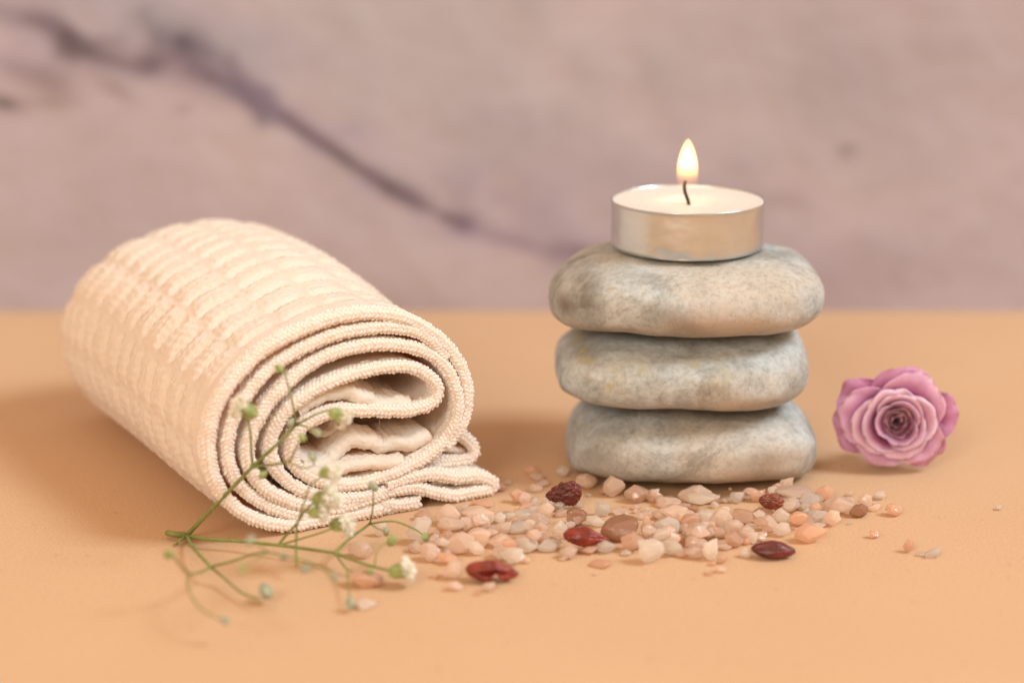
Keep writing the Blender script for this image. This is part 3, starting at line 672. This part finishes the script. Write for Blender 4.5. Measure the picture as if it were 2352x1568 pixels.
    def bud(c, r, mat, d=(0, 0, 1)):
        v, f = ico(3); d = Vector([float(x) for x in d]).normalized(); q = Vector((0, 0, 1)).rotation_difference(d)
        V = []
        for p in v:
            a = math.atan2(p[1], p[0]); rr = 1+.12*math.cos(5*a)*(1-abs(p[2])); w = Vector((p[0]*rr*.88, p[1]*rr*.88, p[2]*1.15+(.25 if p[2] > .8 else 0)))
            w = q @ w; V.append(np.array(c)+np.array(w)*r)
        mb = MB(); mb.add(V, f); o = mb.build('bud', mat, root); return o
    def flower(c, d, r):
        """open double flower: ruffled petals spilling out of a striped green cup; c = mouth of the cup"""
        c = np.array(c); d = Vector([float(x) for x in d]).normalized(); q = Vector((0, 0, 1)).rotation_difference(d)
        mb = MB()
        for k in range(22):
            ring = k % 3; a0 = k*2.399+rnd.uniform(-.2, .2); spread = (.95, .62, .3)[ring]; ln = r*(1.0, .95, .85)[ring]*rnd.uniform(.85, 1.12); wd = ln*.52
            nu, nv = 6, 7; P = []
            for i in range(nu+1):
                u = -1+2*i/nu
                for j in range(nv+1):
                    v = j/nv; w = wd*(v**.7)*(1 if v < .75 else 1-.45*((v-.75)/.25)**2)
                    fold = .18*ln*math.sin(u*4+k)*v + .08*ln*rnd.uniform(-1, 1)*v
                    rad = ln*math.sin(spread*v*1.5)*(.95-.15*abs(u)*v); h = ln*(math.cos(spread*v*1.5)*v*.75)+.15*r
                    x, y = rad, u*w
                    P.append(q @ Vector((math.cos(a0)*x-math.sin(a0)*y, math.sin(a0)*x+math.cos(a0)*y, h+fold)))
            P = np.array(P)+c
            idx = np.arange(len(P)).reshape(nu+1, nv+1); qd = np.stack([idx[:-1, :-1].ravel(), idx[:-1, 1:].ravel(), idx[1:, 1:].ravel(), idx[1:, :-1].ravel()], 1)
            mb.add(P, qd.tolist())
        o = mb.build('flower', white, root)
        md = o.modifiers.new('thickness', 'SOLIDIFY'); md.thickness = .00009
        mb = MB(); prof = [(0.02, -1.0), (.3, -.98), (.5, -.8), (.62, -.45), (.62, -.05), (.7, .25), (.62, .22), (.5, -.1), (.02, -.3)]
        V, Fc = lathe([(a*r*.78, b*r*.95) for a, b in prof], 30)
        for i, p in enumerate(V):
            a = math.atan2(p[1], p[0]); s = 1+.10*math.cos(5*a); zz = p[2]+(.22*r*max(0, math.cos(5*a)) if p[2] > .1*r else 0)
            V[i] = np.array(q @ Vector((p[0]*s, p[1]*s, zz)))+c
        mc = MB(); mc.add(V-np.array(root.location)/MM, Fc)
        ca = mesh_obj('calyx', mc.v[0], mc.f, green, o); return o
    buds = [(Dd(706, 104, 413), 1.0, green), (Dd(765, 394, 415), .95, greyg), (Dd(915, 452, 410), 1.15, greyg), (Dd(886, 580, 404), 1.15, greyg), (Dd(615, 680, 411), 1.0, green), (Dd(832, 478, 400), .95, green),
            (Z(1500, 1020, 3), .95, green), (Dd(1220, 746, 411), 1.15, greyg), (Z(1287, 982, 6), .95, greyg), (Z(1092, 1382, 1.9), 1.25, greyg), (Z(1203, 1206, 3.6), .8, green), (Z(1316, 1040, 6.6), 1.25, green),
            (Z(1005, 1236, 12), .95, greyg), (Z(632, 1316, 2.8), 1.75, greyg), (Z(100, 1112, 14), 1.2, green), (Z(410, 1472, 5.6), 1.0, greyg), (Z(502, 1195, 18), .85, green), (Z(545, 1038, 21), 1.0, greyg),
            (Z(730, 1124, 12), .95, greyg), (Z(845, 1192, 9.5), 1.0, greyg), (Z(1290, 1000, 4), .7, green)]
    for c, r, m in buds: bud(c, r*.9, m, (rnd.uniform(-1, 1), rnd.uniform(-1, 1), rnd.uniform(.2, 1)))
    for (c, d, r) in ((Dd(512, 318, 407), (-.75, -.3, .55), 3.4), (Dd(1040, 362, 410), (.85, -.2, -.35), 2.9), (Z(1378, 1200, 4.0), (.95, -.1, .25), 3.2),
                      (Dd(985, 668, 400), (.9, -.3, .15), 2.7), (Dd(960, 800, 403), (.8, -.2, .35), 3.4), (Dd(925, 885, 401), (.95, -.2, .1), 2.6), (Dd(1050, 950, 405), (.9, -.3, .15), 3.1), (Dd(1010, 830, 402), (.6, -.5, .5), 2.0)):
        flower(c, d, r)

# ------------------------------------------------------------------ salt
def crystal_mesh(k):
    rn = random.Random(100+k); bm = bmesh.new(); bmesh.ops.create_icosphere(bm, subdivisions=4, radius=1)
    planes = [(Vector((rn.gauss(0, 1), rn.gauss(0, 1), rn.gauss(0, 1))).normalized(), rn.uniform(.50, .82)) for _ in range(8)]
    for v in bm.verts:
        p = v.co.copy()
        for n, d in planes:
            s = p.dot(n)
            if s > d: p -= n*(s-d)
        p *= 1+.16*mnoise.noise(p*1.3+Vector((k, 0, 0)))+.05*mnoise.noise(p*3.6+Vector((k, 3, 0)))+.03*mnoise.noise(p*9)
        v.co = p
    zmin = min(v.co.z for v in bm.verts); zmax = max(v.co.z for v in bm.verts); xm = max(abs(v.co.x) for v in bm.verts); ym = max(abs(v.co.y) for v in bm.verts)
    for v in bm.verts: v.co = Vector((v.co.x/xm*.5, v.co.y/ym*.5, (v.co.z-zmin)/(zmax-zmin)))
    me = bpy.data.meshes.new('salt_crystal'); bm.to_mesh(me); bm.free()
    me.polygons.foreach_set('use_smooth', [True]*len(me.polygons)); return me

def build_salt():
    mats = {'W': m_salt('clear_salt', (1, .955, .89), (1, .91, .83), .6), 'P': m_salt('pink_salt', (1, .88, .78), (1, .80, .66), .5),
            'O': m_salt('orange_salt', (.98, .77, .61), (.94, .65, .48), .5), 'B': m_salt('brown_salt', (.62, .36, .23), (.45, .23, .13), .2)}
    names = {'W': 'clear whitish', 'P': 'pale pink', 'O': 'orange', 'B': 'brown'}
    protos = {}
    meshes = [crystal_mesh(k) for k in range(14)]
    for t in mats:
        for k, me in enumerate(meshes):
            m2 = me.copy(); m2.name = 'salt_crystal'; m2.materials.append(mats[t]); protos[t, k] = m2
    rn = random.Random(11); placed = []
    def label_auto(px, py, t, big):
        size = 'chunky' if big > 4.2 else ('small' if big > 2 else 'tiny')
        if px < 930: where = 'among the sprig flowers left of the towel tail'
        elif px < 1200 and py > 1230: where = 'in the front left of the salt spread by the berry'
        elif px < 1200: where = 'beside the folded tail of the towel'
        elif py < 1150 and px < 1900: where = 'in the back row at the foot of the pebbles'
        elif px < 1440: where = 'in the left part of the salt spread'
        elif px < 1700: where = 'in the dense middle of the salt spread'
        elif px < 1960: where = 'in the right part of the salt spread'
        else: where = 'lying loose at the far right of the spread'
        return f'{size} {names[t]} salt crystal {where}'
    def put(px, py, w, h, t, label=None, lift=None):
        """px,py = centre in the photo frame, w,h its visible size there"""
        w *= 1.22; h *= 1.22
        foot = on_z(px, py+h/2)
        sc = 4573/ (np.dot(foot-CAM, FWD)); wm = w/sc; hm = h/sc
        dep = wm*.72 ; # visible height = h*cos + depth*sin
        hz = max(hm*.62, hm-dep*.16); z = 0
        y = foot[1]+dep*.42
        loc = np.array([foot[0], y, 0])
        bs = float(np.interp(foot[0], [12, 16, 20.5, 29, 40, 52, 62, 69, 73, 77], [0, 14, 20, 24.5, 26, 26.5, 24, 20.5, 14, 0]))
        if bs > 5 and py > 1060: loc[1] = min(loc[1], -1.12*bs-2.4-dep*.30)
        # rest on neighbours already in the spread
        for (q, r, top) in placed:
            d = math.hypot(q[0]-loc[0], q[1]-loc[1])
            if d < (r+wm*.5)*.45: z = max(z, top*.55)
        if z > 0:
            f2 = on_z(px, py+h/2, z); loc = np.array([f2[0], f2[1]+dep*.42, z])
        o = bpy.data.objects.new('salt_crystal', protos[t, rn.randrange(14)]); COL.objects.link(o)
        ang = rn.choice([0, math.pi])+rn.uniform(-.35, .35)
        o.location = Vector([float(a) for a in loc])*MM; o.rotation_euler = (rn.uniform(-.1, .1), rn.uniform(-.1, .1), ang)
        o.scale = (wm*1.03*MM, dep*MM, hz*1.05*MM)
        placed.append((loc, wm*.5, loc[2]+hz))
        tag(o, label or label_auto(px, py, t, wm), 'salt crystal', 'pink salt crystals scattered before the pebbles')
        return o
    def zb(L): return [(1119.7+.18316*a[0], 1062.3+.18316*a[1], .18316*a[2], .18316*a[3])+tuple(a[4:]) for a in L]
    def zc(L): return [(1435.5+.18316*a[0], 1062.3+.18316*a[1], .18316*a[2], .18316*a[3])+tuple(a[4:]) for a in L]
    def zd(L): return [(1722.7+.24414*a[0], 1062.3+.24414*a[1], .24414*a[2], .24414*a[3])+tuple(a[4:]) for a in L]
    def za(L): return [(746.5+.238*a[0], 1062.3+.238*a[1], .238*a[2], .238*a[3])+tuple(a[4:]) for a in L]
    S = zb([(550, 90, 170, 110, 'O', 'orange salt crystal set back on its own in the shadow left of the pebbles'), (950, 110, 160, 130, 'W', 'blurred whitish salt crystal in the shade at the left foot of the pebbles'), (640, 180, 200, 90, 'P'), (1230, 240, 260, 180, 'P', 'pale pink crystal right behind the knobbly dark red berry'),
            (1570, 240, 230, 240, 'P', 'tall upright pink crystal at the left foot of the lowest pebble'), (1870, 280, 290, 200, 'O', 'large domed orange crystal against the lowest pebble'), (350, 420, 150, 160, 'O', 'rounded orange crystal just right of the towel tail tip'), (490, 450, 180, 150, 'P'), (610, 500, 110, 130, 'W', 'small upright clear crystal shaped like a seed below the knobbly berry'), (480, 560, 180, 110, 'O'),
            (760, 490, 110, 90, 'W'), (740, 600, 200, 190, 'P'), (900, 550, 170, 130, 'W', 'clear crystal under the left underside of the knobbly berry'), (1110, 690, 270, 200, 'B', 'rounded brown crystal directly above the smooth red berry'), (470, 690, 250, 170, 'W'), (380, 820, 300, 150, 'W', 'clear glassy crystal at the left point of the cluster left of the smooth berry'),
            (650, 750, 260, 210, 'P', 'round pale pink crystal in the cluster left of the smooth berry'), (540, 790, 160, 130, 'W'), (910, 850, 180, 220, 'W', 'square whitish crystal touching the left end of the smooth red berry'), (1040, 790, 110, 90, 'W'), (640, 930, 280, 180, 'O', 'orange crystal leaning below the round pale pink one'), (790, 1040, 290, 150, 'W', 'flat greyish oval crystal below left of the smooth red berry'),
            (1040, 1130, 215, 160, 'P', 'round pale peach crystal under the smooth red berry'), (1420, 600, 180, 160, 'W', 'lone upright clear crystal in the gap behind the brown ones'), (1700, 840, 460, 260, 'B', 'biggest brown crystal, at the right tip of the smooth red berry'), (1490, 1060, 190, 160, 'W'), (1290, 1100, 270, 110, 'O'), (1440, 1275, 270, 100, 'O', 'flat reddish oval crystal lying alone in front of the spread'),
            (490, 1040, 300, 190, 'W'), (200, 1000, 300, 170, 'P'), (330, 1190, 300, 210, 'W', 'big pale crystal behind the right end of the front curled berry'), (1340, 740, 220, 140, 'W', 'sparkling clear crystal between the two brown crystals'), (1800, 1000, 270, 230, 'O', 'large orange crystal in front of the biggest brown one'), (1735, 1130, 120, 80, 'W'), (1640, 620, 180, 80, 'P'),
            (1850, 560, 120, 70, 'P'), (1990, 790, 130, 220, 'O', 'upright orange wedge right of the biggest brown crystal'), (1120, 530, 130, 90, 'P'), (600, 320, 160, 100, 'P'), (120, 300, 200, 120, 'O'), (700, 260, 160, 80, 'P'), (950, 640, 180, 90, 'P'), (240, 640, 130, 60, 'O')])
    S += zc([(345, 270, 200, 150, 'O'), (380, 370, 110, 80, 'W'), (540, 350, 170, 80, 'O'), (850, 300, 330, 240, 'P', 'largest pale pink crystal of the back row, before the middle of the lowest pebble'), (1080, 350, 160, 120, 'O'), (1400, 390, 160, 140, 'W', 'clear crystal apart in the back row right of centre'),
             (1620, 270, 190, 140, 'O'), (1600, 370, 180, 90, 'P'), (1850, 280, 180, 190, 'O'), (1990, 230, 170, 220, 'P', 'bright peach crystal standing against the right foot of the lowest pebble'), (1870, 345, 150, 80, 'W'), (530, 500, 300, 140, 'P'), (1000, 460, 340, 150, 'W', 'long flat whitish crystal in the open gap behind the middle heap'), (265, 600, 100, 50, 'W'),
             (290, 650, 220, 110, 'P'), (600, 640, 330, 190, 'P'), (510, 820, 270, 240, 'W', 'large white angular crystal at the left of the middle heap'), (830, 750, 220, 190, 'O'), (820, 630, 100, 80, 'B'), (940, 670, 110, 140, 'W', 'bright white splinter standing on the middle heap'), (1030, 710, 200, 180, 'W'), (1190, 700, 260, 230, 'P', 'glinting pink crystal on top of the middle heap'),
             (1240, 785, 70, 70, 'W'), (1490, 690, 340, 180, 'O', 'long speckled rosy crystal on the heap below the small berry'), (1780, 780, 260, 200, 'P', 'smooth peach crystal between the small berry and the front right berry'), (1740, 640, 230, 140, 'O'), (1955, 665, 190, 190, 'W', 'bright white crystal right below the small split berry'), (1980, 850, 200, 170, 'W', 'white crystal just above the front right berry'),
             (1340, 820, 260, 130, 'P'), (1150, 890, 230, 130, 'P'), (730, 820, 140, 110, 'P'), (910, 880, 230, 190, 'P'), (620, 960, 240, 150, 'O'), (350, 920, 270, 160, 'P'), (880, 1010, 270, 160, 'P'), (330, 1130, 290, 280, 'W', 'large pale crystal standing foremost in the middle of the spread'), (590, 1070, 230, 210, 'W'), (1100, 1100, 190, 240, 'W', 'tall whitish crystal at the front edge right of the foremost one'),
             (1350, 970, 250, 190, 'O'), (1530, 880, 210, 170, 'P'), (1620, 940, 110, 140, 'W'), (1530, 990, 110, 80, 'O'), (1540, 1130, 160, 120, 'W', 'pale crystal touching the left tip of the front right berry'), (1215, 1210, 120, 110, 'O'), (870, 1140, 210, 140, 'P'), (700, 1140, 170, 90, 'O'), (1090, 1265, 90, 50, 'O'),
             (1200, 1340, 140, 80, 'P'), (1040, 1395, 110, 40, 'O', 'little orange crumb lying foremost before the middle of the spread'), (1260, 1060, 190, 90, 'P'), (740, 560, 160, 80, 'P'), (1270, 600, 120, 90, 'W'), (460, 960, 90, 60, 'W'), (1700, 930, 220, 100, 'P')])
    S += zd([(460, 285, 340, 100, 'P'), (700, 290, 150, 140, 'O', 'orange crystal standing behind the right arm of the spread'), (590, 370, 250, 170, 'W', 'large clear angular crystal right of the small split berry'), (400, 390, 190, 130, 'P'), (840, 400, 260, 180, 'P', 'broad pink crystal in the right arm of the spread'), (500, 430, 130, 100, 'P'), (640, 510, 180, 120, 'W'),
             (790, 530, 150, 140, 'P', 'pale pink crystal at the lower edge of the right arm'), (490, 540, 190, 110, 'O'), (640, 590, 160, 50, 'W'), (580, 675, 240, 170, 'O', 'big smooth orange crystal right of the front right berry'), (930, 370, 130, 90, 'P'), (1080, 370, 120, 130, 'P'), (1030, 455, 160, 120, 'B', 'brownish crystal at the right end of the connected spread'), (1180, 425, 120, 70, 'P'),
             (1225, 310, 120, 80, 'W', 'clear crystal behind the right end of the spread'), (1355, 450, 150, 110, 'O', 'loose orange crystal right of the spread, nearest to it'), (1165, 670, 90, 80, 'O', 'small loose orange crystal, middle one of those scattered on the right'), (1505, 785, 100, 120, 'O', 'small upright orange crystal standing alone at lower right'),
             (1610, 860, 90, 35, 'P', 'tiny flat pink crumb before the upright loose crystal'), (1740, 850, 170, 90, 'W', 'pale flat crystal at the lower right, next to the upright loose one'), (2345, 420, 70, 50, 'W', 'tiny white grain farthest to the right'), (1000, 420, 90, 60, 'P'), (720, 450, 100, 70, 'P')])
    S += za([(530, 640, 110, 130, 'W', 'clear crystal under the roll beside a blurred green bud'), (955, 520, 160, 90, 'O'), (1180, 510, 230, 190, 'P', 'rounded peach crystal in front of the shadow under the towel tail'), (1320, 460, 160, 120, 'P'), (1460, 520, 270, 160, 'P', 'wide peach crystal before the tail of the towel'), (1190, 590, 240, 120, 'P'), (930, 660, 240, 240, 'W', 'large pale crystal with a green bud in front of it'),
             (1080, 690, 70, 90, 'W'), (1170, 730, 140, 160, 'O'), (1050, 760, 140, 130, 'P'), (1300, 780, 240, 210, 'P'), (880, 820, 140, 100, 'P'), (1010, 870, 200, 170, 'P'), (1480, 740, 250, 180, 'P'), (1440, 830, 160, 130, 'W'), (1180, 930, 190, 110, 'O'), (1240, 1040, 190, 170, 'P'), (1250, 1190, 140, 90, 'P', 'pale crumb in front of the left end of the curled berry'),
             (340, 850, 220, 160, 'P', 'translucent peach crystal behind the fork of the sprig'), (370, 1140, 270, 150, 'O', 'orange crystal under the low end of the sprig'), (500, 1150, 160, 90, 'P'), (390, 1370, 180, 90, 'W', 'white crystal foremost of all, beside the lowest bud'), (1520, 400, 210, 80, 'O'), (1480, 1260, 90, 40, 'O', 'small orange crumb in front of the curled berry'), (1590, 1200, 110, 90, 'P'),
             (1620, 640, 90, 50, 'W'), (1390, 640, 200, 70, 'P'), (1700, 880, 200, 130, 'P'), (1060, 1090, 80, 50, 'O'), (1590, 680, 150, 80, 'P')])
    S.sort(key=lambda a: a[1]+a[3]/2)          # back to front
    # the lower layer first so the later ones rest on it
    for a in S:
        put(a[0], a[1], a[2], a[3], a[4], a[5] if len(a) > 5 else None)
    # crumbs
    mids = [(1225+rn.gauss(0, 52), 1215+rn.gauss(0, 20)) for _ in range(12)]+[(1110+rn.gauss(0, 60), 1225+rn.gauss(0, 20)) for _ in range(14)]+[(1600+rn.gauss(0, 85), 1212+rn.gauss(0, 20)) for _ in range(26)]+[(1840+rn.gauss(0, 45), 1165+rn.gauss(0, 13)) for _ in range(8)]
    for (mx, my) in mids:
        w = rn.uniform(24, 40); put(mx, my, w, w*rn.uniform(.6, .85), rn.choice('WWPPPO'))
    for k in range(80):
        c = rn.random()
        if c < .42: px, py = rn.gauss(1560, 120), rn.gauss(1200, 32)
        elif c < .65: px, py = rn.gauss(1200, 90), rn.gauss(1215, 40)
        elif c < .85: px, py = rn.gauss(1880, 90), rn.gauss(1165, 20)
        else: px, py = rn.uniform(1150, 1850), rn.uniform(1085, 1150)
        if not (940 < px < 2150 and 1090 < py < 1330): continue
        w = rn.uniform(7, 20); put(px, py, w, w*rn.uniform(.55, .95), rn.choice('WWPPPO'))

# ------------------------------------------------------------------ dried berries
def build_berries():
    def skin(name, col, deep):
        m, nt, b = new_mat(name); n = noise_node(nt, 260, 5, .6); c = ramp(nt, n.outputs[0], [(0.35, deep), (0.65, col)])
        nt.links.new(c.outputs[0], b.inputs['Base Color']); setp(b, Roughness=.33); b.inputs['Specular IOR Level'].default_value = .5
        b.inputs['Subsurface Weight'].default_value = .25; b.inputs['Subsurface Radius'].default_value = (1, .2, .1); b.inputs['Subsurface Scale'].default_value = .0015
        n2 = noise_node(nt, 700, 4, .6); bump(nt, b, n2.outputs[0], .5, .0004); return m
    dark = skin('dark_berry_skin', (.17, .028, .022), (.075, .013, .012)); red = skin('red_berry_skin', (.30, .035, .018), (.12, .014, .008)); rust = skin('rusty_berry_skin', (.26, .06, .02), (.11, .02, .01))
    v, f = ico(5)
    def berry(px0, px1, py0, py1, lift, mat, seed, label, shape, wr=.12, freq=2.2, rot=0):
        cx, cy = (px0+px1)/2, (py0+py1)/2; foot = on_z(cx, py1, lift); sc = 4573/np.dot(foot-CAM, FWD)
        w = (px1-px0)/sc; h = (py1-py0)/sc; dep = w*.42; hz = (h-dep*.12)/1.0
        V = []
        for p in v:
            x, y, z = p
            rr = shape(x)
            p1 = Vector((x, y*rr, z*rr)); rid = 1-abs(mnoise.noise(Vector((x*freq*.7+seed, y*freq*1.5, z*freq*1.5)))*2)
            d = wr*(rid-.6)+wr*.5*mnoise.noise(Vector((x*6+seed, y*6, z*6)))+.25*wr*mnoise.noise(Vector((x*14+seed, y*14, z*14)))
            p1 += Vector((x*.25, y, z))*d
            V.append((p1.x*w/2, p1.y*dep/2, p1.z*hz/2))
        V = np.array(V); a = R(rot); V = np.stack([V[:, 0]*math.cos(a)+V[:, 2]*math.sin(a), V[:, 1], -V[:, 0]*math.sin(a)+V[:, 2]*math.cos(a)], 1)
        V[:, 0] *= w/(V[:, 0].max()-V[:, 0].min()); V[:, 2] *= hz/(V[:, 2].max()-V[:, 2].min()); V[:, 0] -= (V[:, 0].max()+V[:, 0].min())/2; V[:, 2] -= V[:, 2].min()
        o = mesh_obj('dried_berry', V, f, mat, loc=(foot[0], foot[1]+dep*.3, lift)); tag(o, label, 'dried berry', 'dried red berries on the salt'); return o
    pod = lambda x: max(.05, (1-abs(x)**2.6))**.25*(1 if x < 0 else 1-.32*x)
    taper = lambda x: (.55+.45*min(1, (x+1)/1.4)) if x < .8 else 1
    berry(1252, 1337, 1099, 1166, 1.0, dark, 3.0, 'knobbly dark red berry, pointed to the left, nearest the pebbles', lambda x: .35+.75*(x+1)/2, .30, 2.6, -6)
    berry(1294, 1400, 1206, 1259, 1.2, red, 8.0, 'smooth red berry with a pointed right tip, beside the brown crystals', lambda x: 1.05 if x < .1 else 1.05-.75*(x-.1)/.9, .10, 1.6, 8)
    o = berry(1068, 1192, 1283, 1342, .0, red, 15.0, 'foremost berry, curled and glossy red with a notch below', lambda x: 1.05-.35*max(0, x), .14, 1.5, 7)
    # the notch underneath the curled berry and its central crease
    me = o.data; w = max(q.co.x for q in me.vertices)
    zt = max(q.co.z for q in me.vertices)
    for q in me.vertices:
        u = q.co.x/w; n = math.exp(-((u-.12)/.17)**2); zz = q.co.z/zt
        q.co.z += n*(1-zz)**1.5*zt*.42
        if q.co.y < 0: q.co.y += .45*abs(q.co.y)*math.exp(-((zz-.5+.1*u)/.13)**2)*math.exp(-((u-.15)/.6)**4)*1.6
    berry(1743, 1806, 1131, 1172, 2.4, rust, 21.0, 'small rusty berry split open at its right end, on the right of the spread', lambda x: 1.0 if x < .3 else 1-.45*(x-.3)/.7, .20, 2.4, 14)
    berry(1725, 1829, 1238, 1287, 0.0, dark, 33.0, 'plump maroon berry pointed at both ends, at the front right', lambda x: 1.06-.3*abs(x)**2, .10, 1.4, 5)

# ------------------------------------------------------------------ light, camera
def build_light():
    w = bpy.data.worlds.new('World'); scene.world = w; w.use_nodes = True; nt = w.node_tree; bg = nt.nodes['Background']
    bg.inputs['Color'].default_value = (1.0, 0.64, 0.37, 1); bg.inputs['Strength'].default_value = 0.96
    def area(name, loc, size, power, col, target=(20, 0, 15), sy=None):
        L = bpy.data.lights.new(name, 'AREA'); L.size = size*MM; L.energy = power; L.color = col
        if sy: L.shape = 'RECTANGLE'; L.size_y = sy*MM
        o = bpy.data.objects.new(name, L); COL.objects.link(o); o.location = Vector(loc)*MM
        d = (Vector(target)-Vector(loc)); o.rotation_euler = d.to_track_quat('-Z', 'Y').to_euler(); return o
    az, el, d = R(14), R(46), 3000
    area('window_key', (d*math.cos(el)*math.cos(az), -d*math.cos(el)*math.sin(az), d*math.sin(el)), 900, 73, (0.82, .95, 1.02))
    area('front_fill', (-760, -1950, 1050), 760, 24, (1, .90, .78))
    cam = bpy.data.cameras.new('camera'); co = bpy.data.objects.new('camera', cam); COL.objects.link(co)
    co.location = Vector(CAM.tolist())*MM; co.rotation_euler = (R(90)-PITCH, 0, 0)
    cam.lens = 70; cam.sensor_width = 36; cam.clip_start = .01; cam.clip_end = 20
    cam.dof.use_dof = True; cam.dof.focus_distance = .461; cam.dof.aperture_fstop = 6.0; cam.dof.aperture_blades = 0
    scene.camera = co
    scene.view_settings.view_transform = 'Standard'; scene.view_settings.look = 'None'; scene.view_settings.gamma = 1; scene.view_settings.exposure = 0.02
    scene.view_settings.use_curve_mapping = False
    scene.render.engine = 'CYCLES'
    c = scene.cycles; c.max_bounces = 16; c.diffuse_bounces = 12; c.transmission_bounces = 8; c.volume_bounces = 0; c.caustics_refractive = True; c.blur_glossy = 1.0

build_setting(); build_towel(); build_stones(); build_candle(); build_rose(); build_sprig(); build_salt(); build_berries(); build_light()
